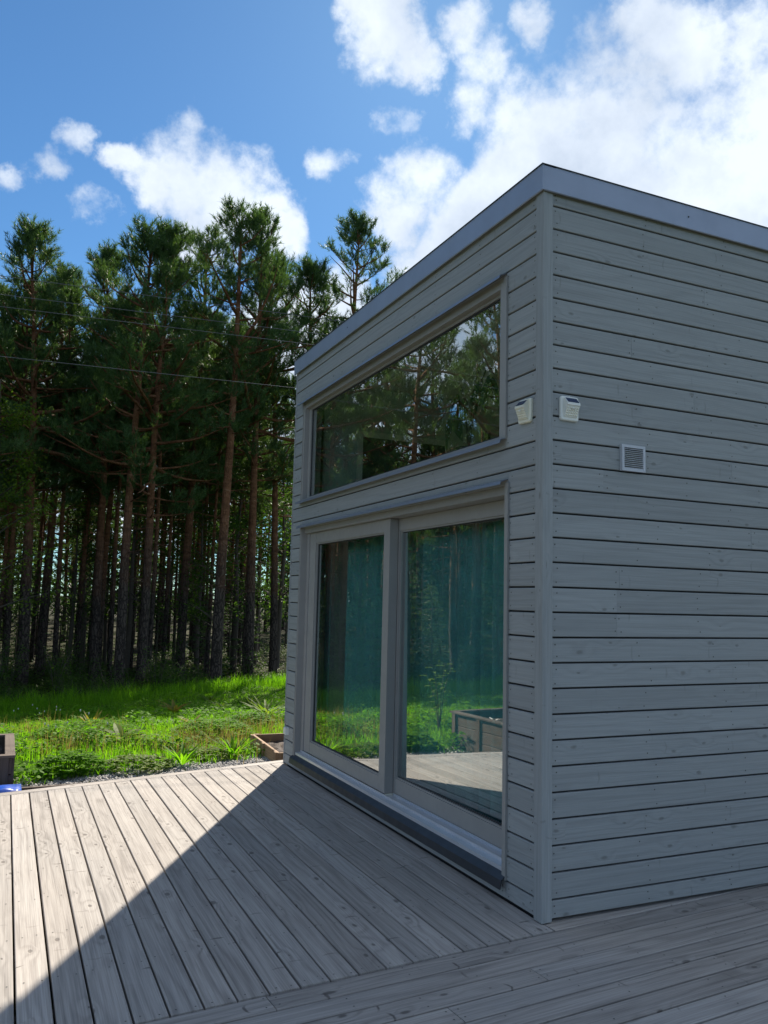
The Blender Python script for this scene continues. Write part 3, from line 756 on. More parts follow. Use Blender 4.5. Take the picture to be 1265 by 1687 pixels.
# ------------------------------------------------------------------ raised beds
def raised_bed(loc, rz, lx, ly, h, levels, wd_mat, label, rim):
    t = thing('raised_bed', loc, label, 'raised bed', None, rz)
    th = .028; ph = h/levels
    hx, hy = lx/2, ly/2
    for lv in range(levels):
        zc = (lv+.5)*ph
        for sy in (-1, 1):
            me = board_mesh('plank', lx, ph-.005, th, wd_mat)
            link('plank', me, t, frame_mat((-hx if sy < 0 else hx, sy*hy, zc), (-sy, 0, 0), (0, 0, 1), (0, sy, 0)))
        for sx in (-1, 1):
            me = board_mesh('plank', ly-2*th-.001, ph-.005, th, wd_mat)
            yy = hy-th-.0005
            link('plank', me, t, frame_mat((sx*hx, -yy if sx > 0 else yy, zc), (0, sx, 0), (0, 0, 1), (sx, 0, 0)))
    posts = [(-hx+.06, sy) for sy in (-1, 1)] + [(hx-.06, sy) for sy in (-1, 1)]
    for x, sy in posts:
        link('post', board_mesh('post', h+.0, .075, .022, wd_mat), t, frame_mat((x, sy*(hy+.0225), .0), (0, 0, 1), (-sy, 0, 0) , (0, sy, 0)))
    for sx in (-1, 1):
        for yy in (-hy+.05, 0.0, hy-.05):
            link('post', board_mesh('post', h, .075, .022, wd_mat), t, frame_mat((sx*(hx+.0225), yy, 0), (0, 0, 1), (0, sx, 0), (sx, 0, 0)))
    if rim:
        rw = rim; z = h+.024
        for sy in (-1, 1): link('rim_board', board_mesh('rim_board', lx+.05, rw, .022, wd_mat), t, frame_mat((-hx-.025, sy*(hy+.025-rw/2), z), (1, 0, 0), (0, 1, 0), (0, 0, 1)))
        for sx in (-1, 1): link('rim_board', board_mesh('rim_board', ly+.05-2*rw-.004, rw, .022, wd_mat), t, frame_mat((sx*(hx+.025-rw/2), -hy-.025+rw+.002, z), (0, 1, 0), (-1, 0, 0), (0, 0, 1)))
    n = 16; mb = MB()
    vs = [(-hx+th+.001+(lx-2*th-.002)*i/n, -hy+th+.001+(ly-2*th-.002)*j/n, h-.09+rnd.uniform(-.02, .022)) for j in range(n+1) for i in range(n+1)]
    mb.add(vs, [(j*(n+1)+i, j*(n+1)+i+1, (j+1)*(n+1)+i+1, (j+1)*(n+1)+i) for j in range(n) for i in range(n)])
    mb.obj('soil', M['soil'], t, fix=False)['kind'] = 'stuff'
    return t
lb = raised_bed((-2.90, 4.90, -.22), 0, .84, 1.18, .425, 3, M['oldwood'], 'tall dark timber raised bed on blue plastic at the deck edge', .085)
raised_bed((.69, 5.92, -.28), R(-3), .86, 1.30, .215, 1, M['planter'], 'low brown timber bed of bare soil just behind the house corner', None)
# seedlings in the tall bed
for i, (x, y) in enumerate(((-2.75, 5.0), (-2.95, 4.75))):
    sd = thing('seedling', (x, y, .125), ('pale leaved seedling near the rim of the tall raised bed', 'small green seedling in the middle of the tall raised bed')[i], 'seedling')
    lf = MB()
    for q in range(7):
        a = q*.9+rnd.random(); leaf(lf, (0, 0, .01), (math.cos(a), math.sin(a), .9), (-math.cos(a), -math.sin(a), 1), rnd.uniform(.08, .15), .05, .3)
    lf.obj('leaves', M['flower'] if i == 0 else M['weed'], sd, fix=False)['kind'] = 'stuff'
# crumpled blue plastic under the near end
mb = MB(); n, q = 22, 7; vs = []
for j in range(q+1):
    for i in range(n+1):
        x = -3.36+.965*i/n; y0_ = yfar(x)+.128; y = y0_ + (4.27-y0_)*j/q
        e = math.sin(math.pi*min(1, (j+.4)/(q+.4)))
        vs.append((x, y, -.012 + .028*e*sm((n-i)/3)+.012*mnoise.noise((x*14, y*14, 1)) - (.12 if j == 0 else 0)))
mb.add(vs, [(j*(n+1)+i, j*(n+1)+i+1, (j+1)*(n+1)+i+1, (j+1)*(n+1)+i) for j in range(q) for i in range(n)])
o = mb.obj('plastic_sheet', M['blue'], None, smooth=True, fix=False); o.modifiers.new('film', 'SOLIDIFY').thickness = .003
tag(o, 'crumpled bright blue plastic sheet under the tall raised bed', 'plastic sheet')

# ------------------------------------------------------------------ gravel strip
rg = np.random.default_rng(5)
def scatter_rocks(n):
    ico = np.array([(0, 0, 1), (.9, 0, .1), (.28, .85, .1), (-.72, .53, .1), (-.72, -.53, .1), (.28, -.85, .1), (0, 0, -.7)])
    tri = np.array([(0, 1, 2), (0, 2, 3), (0, 3, 4), (0, 4, 5), (0, 5, 1), (6, 2, 1), (6, 3, 2), (6, 4, 3), (6, 5, 4), (6, 1, 5)])
    x = rg.uniform(-5.2, .9, n); t = rg.beta(1.75, .80, n)*1.5
    y = 4.56+.25*x+.03+t
    z = np.array([zg(a, b) for a, b in zip(x, y)])
    s = rg.uniform(.010, .026, n); a = rg.uniform(0, 6.28, n); sq = rg.uniform(.5, .9, n)
    jit = 1+rg.uniform(-.25, .25, (n, 7, 1))
    v = ico[None]*jit*s[:, None, None]; v[:, :, 2] *= sq[:, None]; v[:, :, 0] *= rg.uniform(.8, 1.5, (n, 1))
    ca, sa = np.cos(a)[:, None], np.sin(a)[:, None]
    vx = v[:, :, 0]*ca - v[:, :, 1]*sa; vy = v[:, :, 0]*sa+v[:, :, 1]*ca
    v = np.stack([vx+x[:, None], vy+y[:, None], v[:, :, 2]+z[:, None]+.006], -1)
    f = tri[None]+(np.arange(n)*7)[:, None, None]
    return v.reshape(-1, 3), f.reshape(-1, 3)
v, f = scatter_rocks(13000)
tag(link('gravel', np_mesh('gravel', v, f, M['gravel'])), 'strip of grey gravel between the deck edge and the lawn', kind='stuff')

# ------------------------------------------------------------------ grass
def blades(n, region, hmin, hmax, wmin, wmax, lean=.45):
    pts = []
    while sum(len(p) for p in pts) < n:
        q = region(int(n*1.5)); pts.append(q)
    p = np.concatenate(pts)[:n]; x, y = p[:, 0], p[:, 1]
    z = np.array([zg(a, b) for a, b in zip(x, y)])
    h = rg.uniform(hmin, hmax, n); wv = rg.uniform(wmin, wmax, n); a = rg.uniform(0, 6.283, n); le = np.abs(rg.normal(0, lean, n))
    la = rg.uniform(0, 6.283, n)
    # tufts: neighbouring blades share height and lean
    tuft = np.array([mnoise.noise((float(q)*1.9, float(r_)*1.9, 7)) for q, r_ in zip(x, y)])
    h *= 1+.75*tuft; la += tuft*2
    dx, dy = np.cos(la)*le, np.sin(la)*le
    sx, sy = np.cos(a)*wv/2, np.sin(a)*wv/2
    base = np.stack([x, y, z-.01], -1)
    side = np.stack([sx, sy, 0*sx], -1)
    mid = base+np.stack([dx*h*.3, dy*h*.3, h*.6], -1); tip = base+np.stack([dx*h, dy*h, h*(1-.25*np.minimum(le, 1.2))], -1)
    V = np.stack([base-side, base+side, mid+side*.75, mid-side*.75, tip], 1).reshape(-1, 3)
    i = np.arange(n)[:, None]*5
    F = np.concatenate([np.concatenate([i, i+1, i+2], 1), np.concatenate([i, i+2, i+3], 1), np.concatenate([i+3, i+2, i+4], 1)])
    return V, F
edge_v = np.vectorize(edge_y)
def lawn_region(n):
    # denser near the deck
    u = rg.uniform(0, 1, n); x = rg.uniform(-15, 11, n)
    y = 5.0+u**1.6*24
    keep = (y < edge_v(x)+rg.uniform(-.2, 1.3, n)) & (y > 4.56+.25*x+1.12+rg.beta(1, 3, n)*.6) & ~((x > -.02) & (y < 5.2))
    keep &= ~((np.abs(x-.72) < .46) & (np.abs(y-5.92) < .68)) & ~((np.abs(x+2.9) < .45) & (np.abs(y-4.9) < .63))
    near = (x > -6) | (rg.uniform(0, 1, n) < .6)
    return np.stack([x, y], -1)[keep & near]
v, f = blades(200000, lawn_region, .05, .13, .006, .012)
tag(link('lawn_grass', np_mesh('lawn_grass', v, f, M['grass'])), 'bright green sunlit lawn grass sloping down to the forest', kind='stuff')
def edge_region(n):
    x = rg.uniform(-18, 12, n); y = edge_v(x)+rg.normal(.3, .9, n)
    return np.stack([x, y], -1)
v, f = blades(20000, edge_region, .2, .5, .009, .018, .6)
tag(link('edge_grass', np_mesh('edge_grass', v, f, M['grass'])), 'taller rough grass along the forest edge', kind='stuff')
# small round leaves of clover and plantain in lumps through the grass
def lawn_leaves(n):
    p = np.concatenate([lawn_region(n*3) for _ in range(2)])
    p = p[(p[:, 0] > -9) & (p[:, 0] < 6)]
    f_ = np.array([mnoise.noise((x*.9, y*.9, 4.))+.6*mnoise.noise((x*2.7, y*2.7, 9.)) for x, y in p])
    k_ = f_ > .12; p, f_ = p[k_][:n], f_[k_][:n]; n = len(p)
    z = np.array([zg(a, b) for a, b in p])+np.clip(f_, 0, .6)*rg.uniform(.10, .42, n)
    c = np.stack([p[:, 0], p[:, 1], z], -1); a = rg.uniform(0, 6.283, n); s_ = rg.uniform(.018, .042, n)[:, None]
    u = np.stack([np.cos(a), np.sin(a), rg.uniform(-.5, .6, n)], -1); w_ = np.stack([-np.sin(a), np.cos(a), rg.uniform(-.4, .4, n)], -1)
    V = np.stack([c-u*s_, c-w_*s_*.7+u*s_*.15, c+u*s_, c+w_*s_*.7+u*s_*.15], 1).reshape(-1, 3)
    return V, np.arange(n*4).reshape(-1, 4)
v, f = lawn_leaves(60000)
tag(link('lawn_clover', np_mesh('lawn_clover', v, f, M['clover'], 4)), 'low clover and plantain leaves growing in lumps through the lawn', kind='stuff')
def dry_region(n):
    c = np.array([(-1.9, 7.0), (-1.4, 8.6), (-.6, 7.0), (-2.2, 9.5), (.2, 7.3), (.9, 7.9), (-.2, 6.3)])
    k_ = rg.integers(0, len(c), n)
    return c[k_]+rg.normal(0, .32, (n, 2))
v, f = blades(1500, dry_region, .14, .36, .003, .006, .35)
tag(link('seeding_grass', np_mesh('seeding_grass', v, f, M['grass_dry'])), 'thin straw coloured seeding grass among the green', kind='stuff')

def ground_at(px, py):
    d = ray(px, py); t = 5.0
    for _ in range(60):
        p = CAMPOS+d*t; e = p.z-zg(p.x, p.y); t += e/max(.05, -d.z)*.7
    p = CAMPOS+d*t; return p.x, p.y, zg(p.x, p.y)
def leafy_patch(name, px, py, rad, h, n, L, W, mt, label, cat, group=None, flowers=0):
    x, y, z = ground_at(px, py)
    t = thing(name, (x, y, z), label, cat, group)
    mb = MB(); st = MB()
    for i in range(n):
        a = rnd.uniform(0, 6.283); r_ = rad*math.sqrt(rnd.random()); hh = h*(1-.6*(r_/rad)**2)*rnd.uniform(.55, 1.05)
        p = (r_*math.cos(a), r_*math.sin(a), hh)
        b = rnd.uniform(0, 6.283)
        for q in range(3):
            c = b+q*2.09; leaf(mb, p, (math.cos(c), math.sin(c), rnd.uniform(.0, .5)), (-math.cos(c)*.3, -math.sin(c)*.3, 1), L*rnd.uniform(.7, 1.2), W*rnd.uniform(.8, 1.2), .2, 2)
        if i % 3 == 0: st.tube([(p[0]*.8, p[1]*.8, -.02), p], .003, 3, cap=False)
    st.obj('stem', M['stem'] if False else mt, t, fix=False)['kind'] = 'stuff'
    mb.obj('leaves', mt, t, fix=False)['kind'] = 'stuff'
    if flowers:
        fl = MB()
        for i in range(flowers):
            a = rnd.uniform(0, 6.283); r_ = rad*math.sqrt(rnd.random()); hh = h*rnd.uniform(1.0, 1.35)
            x_, y_ = r_*math.cos(a), r_*math.sin(a)
            fl.tube([(x_, y_, hh-.015), (x_, y_, hh), (x_, y_, hh+.015)], [.005, .011, .005], 6)
        fl.obj('flower_heads', M['flower'], t)['kind'] = 'stuff'
    return t
leafy_patch('clover_clump', 350, 1215, .55, .26, 330, .06, .05, M['clover'], 'broad dark green clover mound in the middle of the lawn', 'clover')
leafy_patch('clover_clump', 115, 1275, .34, .24, 240, .06, .05, M['clover'], 'small dark clover mound nearest the gravel by the tall bed', 'clover')
leafy_patch('clover_clump', 410, 1200, .40, .24, 220, .06, .05, M['clover'], 'clover clump on the lawn left of the low soil bed', 'clover')
leafy_patch('clover_clump', 150, 1215, .75, .22, 420, .06, .05, M['clover'], 'wide pale clover patch with white flowers on the left lawn', 'clover', None, 8)
leafy_patch('clover_clump', 70, 1192, .60, .24, 300, .06, .05, M['clover'], 'white flowering clover at the shaded left lawn edge', 'clover', None, 9)
leafy_patch('clover_clump', 225, 1268, .40, .14, 200, .05, .045, M['weed'], 'light green low weeds beside the gravel strip', 'weeds')
leafy_patch('clover_clump', 345, 1250, .32, .13, 160, .05, .045, M['weed'], 'low clover bordering the gravel close to the low bed', 'clover')
def rosette(px, py, n, L, W, mt, label, up=.9, cat='plant', name='rosette_plant'):
    x, y, z = ground_at(px, py); t = thing(name, (x, y, z), label, cat); mb = MB()
    for i in range(n):
        a = i*2.4+rnd.uniform(-.3, .3); u = up*rnd.uniform(.5, 1.4)
        leaf(mb, (math.cos(a)*.03, math.sin(a)*.03, .02), (math.cos(a), math.sin(a), u), (-math.cos(a)*u, -math.sin(a)*u, 1), L*rnd.uniform(.7, 1.15), W*rnd.uniform(.8, 1.2), .35, 5)
    mb.obj('leaves', mt, t, fix=False)['kind'] = 'stuff'; return t
rosette(287, 1176, 20, .42, .085, M['rosette'], 'yellowing rosette of long pointed leaves on the upper lawn', 1.1)
rosette(317, 1196, 16, .28, .07, M['rosette'], 'small reddish yellow rosette in front of the larger one', .9)
rosette(200, 1222, 10, .40, .13, M['weed'], 'broad light green dock leaves left of the clover mound', .7)
rosette(440, 1186, 34, .45, .07, M['weed'], 'big light green clump of upright leaves by the house wall', 1.5)
rosette(415, 1165, 26, .40, .07, M['weed'], 'light green leafy clump on the upper right lawn', 1.4)
rosette(365, 1172, 18, .34, .06, M['weed'], 'narrow leaved light green weed above the clover mound', 1.3)
rosette(345, 1160, 20, .36, .07, M['weed'], 'yellow green weed clump near the top of the lawn', 1.2)
rosette(152, 1205, 16, .34, .05, M['rosette'], 'tall pale yellow flower spikes among the left clover', 2.2)
rosette(385, 1248, 30, .34, .03, M['grass'], 'arching pale grass tussock beside the low soil bed', 1.6, 'grass tussock', 'grass_tussock')
rosette(300, 1262, 26, .30, .028, M['grass'], 'arching grass tussock at the gravel edge', 1.6, 'grass tussock', 'grass_tussock')
# leafy cane plant behind the tall bed, seen in the door glass
def cane(loc, h, label):
    t = thing('raspberry_cane', loc, label, 'plant'); st = MB(); lf = MB()
    for c in range(4):
        tip = Vector((rnd.uniform(-.25, .25), rnd.uniform(-.25, .25), h*rnd.uniform(.75, 1.05)))
        st.tube([(0, 0, -.03), (tip.x*.3, tip.y*.3, tip.z*.55), tip], [.008, .006, .003], 5)
        for q in range(12):
            f_ = .35+.65*q/12; p = Vector((tip.x*f_*f_, tip.y*f_*f_, tip.z*f_)); a = q*2.4
            leaf(lf, p, (math.cos(a), math.sin(a), .25), (0, 0, 1), rnd.uniform(.10, .17), .06, .3)
    st.obj('stem', M['stem'], t); lf.obj('leaves', M['weed'], t, fix=False)['kind'] = 'stuff'; return t
cane((-2.95, 6.6, zg(-2.95, 6.6)), 1.05, 'leafy cane plant growing behind the tall raised bed, mirrored in the door glass')

# ------------------------------------------------------------------ trees
def needles(P, D, nb, L, W):
    """brush-like shoots: nb flat needle bundles round each shoot axis"""
    n = len(P); P = np.repeat(P, nb, 0); D = np.repeat(D, nb, 0); N = len(P)
    r1 = rg.normal(0, 1, (N, 3)); perp = np.cross(D, r1); perp /= np.linalg.norm(perp, axis=1, keepdims=True)+1e-9
    s = rg.uniform(0, .17, (N, 1))
    d = D*rg.uniform(.55, .95, (N, 1)) + perp*rg.uniform(.3, .75, (N, 1)); d /= np.linalg.norm(d, axis=1, keepdims=True)
    side = np.cross(d, rg.normal(0, 1, (N, 3))); side /= np.linalg.norm(side, axis=1, keepdims=True)+1e-9
    b = P+D*s; l = L*rg.uniform(.7, 1.25, (N, 1)); wv = W*rg.uniform(.7, 1.3, (N, 1))
    V = np.stack([b-side*wv/2, b+side*wv/2, b+d*l], 1).reshape(-1, 3)
    return V, np.arange(N*3).reshape(-1, 3)
def make_pine(seed, H, c0, rmax, dens=1.0, r0=.17, fork=None, nb=13):
    """returns trunk and crown meshes; crown starts at c0*H"""
    q = random.Random(seed); wood_ = MB(); SP = []; SD = []
    lean = (q.uniform(-.35, .35), q.uniform(-.35, .35)); wob = q.uniform(0, 6)
    def axis(t):
        return Vector((lean[0]*t*t*1.6+.10*math.sin(t*5+wob)*t, lean[1]*t*t*1.6+.10*math.cos(t*4.3+wob)*t, H*t))
    n = 14
    wood_.tube([axis(-.03)]+[axis(i/n) for i in range(n+1)], [r0*1.35]+[r0*(1.12 if i == 0 else 1)*(1-i/n)**.75+.012 for i in range(n+1)], 9, cap=False)
    def shoots(p, d, m, spread):
        # each twig end turns up into a finger of overlapping shoots
        for _ in range(m):
            dd = (Vector(d)*.55+Vector((q.gauss(0, .38), q.gauss(0, .38), q.uniform(.25, 1.0)))).normalized()
            o = Vector(p)+Vector((q.gauss(0, spread), q.gauss(0, spread), q.gauss(0, spread*.6)))
            for k_ in range(q.choice((2, 3, 3, 4))):
                SP.append(tuple(o+dd*(.10*k_))); SD.append(tuple((dd+Vector((q.gauss(0, .15), q.gauss(0, .15), .1))).normalized()))
    def limb(p0, az, el, L, r_, up, leafy):
        pts = [Vector(p0)]; d = Vector((math.cos(az)*math.cos(el), math.sin(az)*math.cos(el), math.sin(el))); N = 6; az2 = az
        for i in range(N):
            az2 += q.gauss(0, .13); el += up/N+q.gauss(0, .06)
            d = Vector((math.cos(az2)*math.cos(el), math.sin(az2)*math.cos(el), math.sin(el)))
            pts.append(pts[-1]+d*(L/N))
        wood_.tube(pts, [r_*(1-.85*i/N) for i in range(N+1)], 5, cap=False)
        if not leafy: return
        m = max(3, int(L/.17*dens))
        for j in range(m):
            f_ = .28+.72*(j+q.random())/m; k_ = min(N-1, int(f_*N)); p = pts[k_].lerp(pts[k_+1], f_*N-k_)
            td = (pts[k_+1]-pts[k_]).normalized(); sgn = 1 if j % 2 else -1
            sa = math.atan2(td.y, td.x)+sgn*q.uniform(.5, 1.1); sl = (.18+.42*L*.35*(1.15-f_))*q.uniform(.6, 1.25)
            sdir = Vector((math.cos(sa), math.sin(sa), td.z+q.uniform(.0, .5))).normalized(); e = p+sdir*sl
            if sl > .3: wood_.tube([p, e], [.008, .004], 3, cap=False)
            for u in (.6, 1.0):
                shoots(p.lerp(e, u), sdir, q.choice((1, 1, 2)), .04)
        shoots(pts[-1], (pts[-1]-pts[-2]).normalized(), 4, .05)
    # dead sticks below the crown
    for _ in range(int(16)):
        t = q.uniform(.18, c0+.05); limb(axis(t), q.uniform(0, 6.283), q.uniform(-.35, .35), q.uniform(.35, 1.2), .014, q.uniform(-.4, .2), False)
    h = c0*H
    while h < H*.985:
        t = (h-c0*H)/(H-c0*H)
        prof = (min(1, .45+t*2.2) if t < .3 else 1)*(1-max(0, t-.25)/.75)**.72
        a0 = q.uniform(0, 6.283); nl = q.choice((2, 3, 4)) if t < .75 else q.choice((3, 4, 5))
        for k_ in range(nl):
            L = rmax*prof*q.choice((.45, .7, .95, 1.1, 1.45))*q.uniform(.85, 1.15)+.12
            el = -.15+.95*t**1.5+q.gauss(0, .20)
            limb(axis(h/H+q.uniform(-.01, .01)), a0+k_*6.283/nl+q.gauss(0, .3), el, L, .012+.020*L, q.uniform(.15, .8), q.random() < (.8 if t < .25 else .97))
        h += q.uniform(.32, .62)*(1 if t < .8 else .6)
    if fork:
        for (t, az, el, L) in fork: limb(axis(t), az, el, L, .055, .35, True)
    shoots(axis(1.0), (0, 0, 1.6), 4, .03); shoots(axis(.98), (0, 0, 1), 5, .08)
    V, F = needles(np.array(SP), np.array(SD), nb, .14, .0155)
    return wood_.mesh('trunk', M['bark'], smooth=True, fix=False), np_mesh('crown', V, F, M['needle'])
pines = [make_pine(1, 12.6, .38, 1.95, .80, .125), make_pine(2, 14.0, .44, 1.85, .78, .12), make_pine(3, 12.2, .46, 1.75, .80, .115),
         make_pine(4, 14.2, .52, 1.6, .62, .125, fork=[(.70, 2.6, .8, 2.6), (.62, 3.4, .6, 2.2)]), make_pine(5, 14.8, .42, 2.1, .82, .13),
         make_pine(6, 16.8, .50, 2.2, .85, .14, fork=[(.72, -.4, .35, 3.2), (.66, 3.0, .3, 2.6)]), make_pine(7, 13.0, .55, 1.5, .70, .068)]
PH = [12.6, 14.0, 12.2, 14.2, 14.8, 16.8, 13.0]
def pine(x, y, kind, H, rz, label, group=None, z=None, cat='pine tree'):
    t = thing('pine_tree', (x, y, zg(x, y)-.05 if z is None else z), label, cat, group, rz)
    s = H/PH[kind]; t.scale = (s*rnd.uniform(.95, 1.25), s*rnd.uniform(.95, 1.25), s)
    link('trunk', pines[kind][0], t); link('crown', pines[kind][1], t)
    return t
def pine_at(px, dist, top_px, kind, rz, label, group=None):
    az = ray(px, 960); h = Vector((az.x, az.y)).normalized(); x, y = CAMPOS.x+h.x*dist, CAMPOS.y+h.y*dist
    tr = ray(px, top_px); e = tr.z/math.hypot(tr.x, tr.y)
    return pine(x, y, kind, CAMPOS.z+e*dist-zg(x, y), rz, label, group)
G = 'tall pines in the front row of the forest'
front = [
 (47, 33.5, 382, 0, .4, 'leftmost pine of the front row, bushy from its pointed top down'),
 (75, 38.6, 455, 2, 2.0, 'second pine from the left in the front row, slim and set back'),
 (162, 35.2, 410, 1, 1.1, 'third pine from the left in the front row, with a thick dark trunk'),
 (205, 31.7, 382, 2, 4.4, 'fourth pine from the left in the front row, dense and flat topped'),
 (240, 32.6, 395, 0, 2.7, 'front row pine whose trunk stands close beside a thinner stem'),
 (252, 35.2, 430, 6, 3.3, 'thin bare stem crowding the fifth trunk of the pine row'),
 (303, 37.3, 385, 4, 5.2, 'straight dark pine between the close pair of stems and the tallest pine'),
 (362, 33.5, 334, 3, 3.14, 'tallest pine of the row, with an open top and long reddish trunk'),
 (415, 36.2, 358, 4, .9, 'full crowned pine just right of the tallest pine'),
 (455, 38.6, 440, 1, 2.2, 'pine with reddish trunk nearest the far house corner'),
 (492, 39.0, 436, 0, 5.0, 'bushy pine behind the far top corner of the house'),
 (565, 42.1, 356, 5, .15, 'lone pine with spreading side limbs rising over the roof edge'),
]
occupied = []
for a in front:
    t = pine_at(*a[:5], a[5], G); occupied.append((t.location.x, t.location.y))
# front row further left, mirrored in the window glass
GL = 'forest edge pines mirrored in the windows'
for i, (x, y) in enumerate((x_*1.3, y_+5.5) for x_, y_ in ((-4.6, 19.4), (-6.6, 20.6), (-8.4, 18.8), (-10.2, 20.8), (-12.0, 19.0), (-14.2, 20.4), (-16.5, 18.6), (-19, 20.0), (-5.6, 22.6), (-9.4, 23), (-13.2, 23.4), (-17.5, 23.2))):
    pine(x, y, (0, 4, 1, 2, 0, 5, 4, 1, 3, 2, 0, 4)[i], rnd.uniform(13.5, 17.5), rnd.uniform(0, 6.28), 'forest edge pine seen mirrored in the window glass', GL); occupied.append((x, y))
GB = 'pines deep in the forest'
cnt = 0; tries = 0
while cnt < 180 and tries < 20000:
    tries += 1
    thin = cnt >= 148
    a = R(rnd.uniform(-2, 18.5) if thin else rnd.uniform(-52, 24.0)); d = 35+22*rnd.random() if thin else 33+48*rnd.random()**1.1
    x, y = CAMPOS.x+math.sin(a)*d, CAMPOS.y+math.cos(a)*d
    if y < edge_y(x)+3.5 or any((x-p)**2+(y-q_)**2 < (1.1 if thin else 1.7)**2 for p, q_ in occupied): continue
    if a > R(17.5) and d < 58: continue
    occupied.append((x, y)); cnt += 1
    # lower than the front row as seen from the deck
    H = min(rnd.uniform(14, 19), CAMPOS.z+.345*d+1.6)
    pine(x, y, 6 if thin else rnd.choice((1, 2, 6, 6, 6, 6, 0, 4)), H, rnd.uniform(0, 6.28), 'dark pine standing deep in the forest behind the front row', GB)

# undergrowth
def make_bush(seed, h, rad, n, L, W, mt):
    q = random.Random(seed); st = MB(); lf = MB()
    for s_ in range(7):
        a = q.uniform(0, 6.283); r_ = rad*q.uniform(.2, .9); tip = Vector((r_*math.cos(a), r_*math.sin(a), h*q.uniform(.55, 1.0)))
        mid = Vector((tip.x*.35, tip.y*.35, tip.z*.5)); st.tube([(0, 0, -.05), mid, tip], [.014, .010, .004], 5, cap=False)
        for k_ in range(n//7):
            f_ = q.uniform(.2, 1.05); p = Vector((0, 0, 0)).lerp(mid, f_*2) if f_ < .5 else mid.lerp(tip, f_*2-1)
            p = p+Vector((q.gauss(0, .16*rad), q.gauss(0, .16*rad), q.gauss(0, .10*h))); p.z = max(.03, p.z); b = q.uniform(0, 6.283)
            leaf(lf, p, (math.cos(b), math.sin(b), q.uniform(-.4, .4)), (q.gauss(0, .4), q.gauss(0, .4), 1), L*q.uniform(.6, 1.3), W*q.uniform(.7, 1.2), .25, 2)
    return st.mesh('stem', M['stem'], fix=False), lf.mesh('leaves', mt, fix=False)
bushes = [make_bush(21, 1.1, .7, 420, .10, .05, M['bush']), make_bush(22, 1.9, .9, 560, .10, .055, M['bush']), make_bush(23, 3.2, 1.1, 640, .11, .06, M['bush']), make_bush(24, .7, .8, 380, .11, .05, M['bush'])]
GU = 'leafy bushes in the forest undergrowth'
def bush(x, y, kind, s, label, group=None):
    t = thing('forest_bush', (x, y, zg(x, y)-.02), label, 'bush', group, rnd.uniform(0, 6.28)); t.scale = (s, s, s*rnd.uniform(.85, 1.15))
    link('stem', bushes[kind][0], t); o = link('leaves', bushes[kind][1], t); o['kind'] = 'stuff'; return t
n = 0
while n < 100:
    a = R(rnd.uniform(-2, 19) if n % 5 < 2 else rnd.uniform(-48, 0)); d = 24+(20*rnd.random()**1.3 if n > 60 else 9*rnd.random()); x, y = CAMPOS.x+math.sin(a)*d, CAMPOS.y+math.cos(a)*d
    if y < edge_y(x)+.5: continue
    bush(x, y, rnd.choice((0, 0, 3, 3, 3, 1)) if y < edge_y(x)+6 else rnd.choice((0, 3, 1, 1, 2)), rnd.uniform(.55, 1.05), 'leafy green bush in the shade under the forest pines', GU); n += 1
# blueberry and fern cover on the forest floor
def floor_cover(n):
    x = rg.uniform(-28, 18, n*3); y = edge_v(x)+rg.uniform(.2, 1, n*3)**1.5*22+rg.normal(0, .4, n*3)
    f_ = np.array([mnoise.noise((a*.45, b*.45, 2.)) for a, b in zip(x, y)])
    k_ = f_ > -.12; x, y, f_ = x[k_][:n], y[k_][:n], f_[k_][:n]; n = len(x)
    z = np.array([zg(a, b) for a, b in zip(x, y)])+np.clip(f_+.2, 0, .8)*rg.uniform(.1, .95, n)
    c = np.stack([x, y, z], -1); a = rg.uniform(0, 6.283, n); s_ = rg.uniform(.035, .085, n)[:, None]
    u = np.stack([np.cos(a), np.sin(a), rg.uniform(-.6, .7, n)], -1); w_ = np.stack([-np.sin(a), np.cos(a), rg.uniform(-.5, .5, n)], -1)
    V = np.stack([c-u*s_, c-w_*s_*.45, c+u*s_, c+w_*s_*.45], 1).reshape(-1, 3)
    return V, np.arange(n*4).reshape(-1, 4)
v, f = floor_cover(80000)
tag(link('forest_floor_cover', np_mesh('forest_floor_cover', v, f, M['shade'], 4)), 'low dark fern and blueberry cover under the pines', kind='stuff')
# aspens between the pines and one at the left of the view
def make_aspen(seed, H, rad, n, mt):
    q = random.Random(seed); st = MB(); lf = MB()
    st.tube([(0, 0, -.1), (.05, .02, H*.3), (.1, -.05, H*.6), (.02, .05, H)], [.09, .075, .05, .015], 8, cap=False)
    for b in range(26):
        t = q.uniform(.22, .98); a = q.uniform(0, 6.283); L = rad*(1.1-t)*q.uniform(.7, 1.3)+.25
        p0 = Vector((.08*t, 0, H*t)); e = p0+Vector((L*math.cos(a), L*math.sin(a), L*q.uniform(.2, .7)))
        st.tube([p0, p0.lerp(e, .5)+Vector((0, 0, .06)), e], [.022, .014, .005], 5, cap=False)
        for k_ in range(n//26):
            f_ = q.uniform(.3, 1.08); p = p0.lerp(e, f_)+Vector((q.gauss(0, .16), q.gauss(0, .16), q.gauss(0, .15))); c = q.uniform(0, 6.283)
            leaf(lf, p, (math.cos(c), math.sin(c), q.uniform(-1, .1)), (q.gauss(0, .6), q.gauss(0, .6), 1), q.uniform(.06, .10), q.uniform(.05, .075), .1, 2)
    return st.mesh('trunk', M['stem'], smooth=True, fix=False), lf.mesh('crown', mt, fix=False)
asp = [make_aspen(31, 7.2, 1.5, 3800, M['aspen']), make_aspen(32, 5.6, 1.3, 2000, M['bush'])]
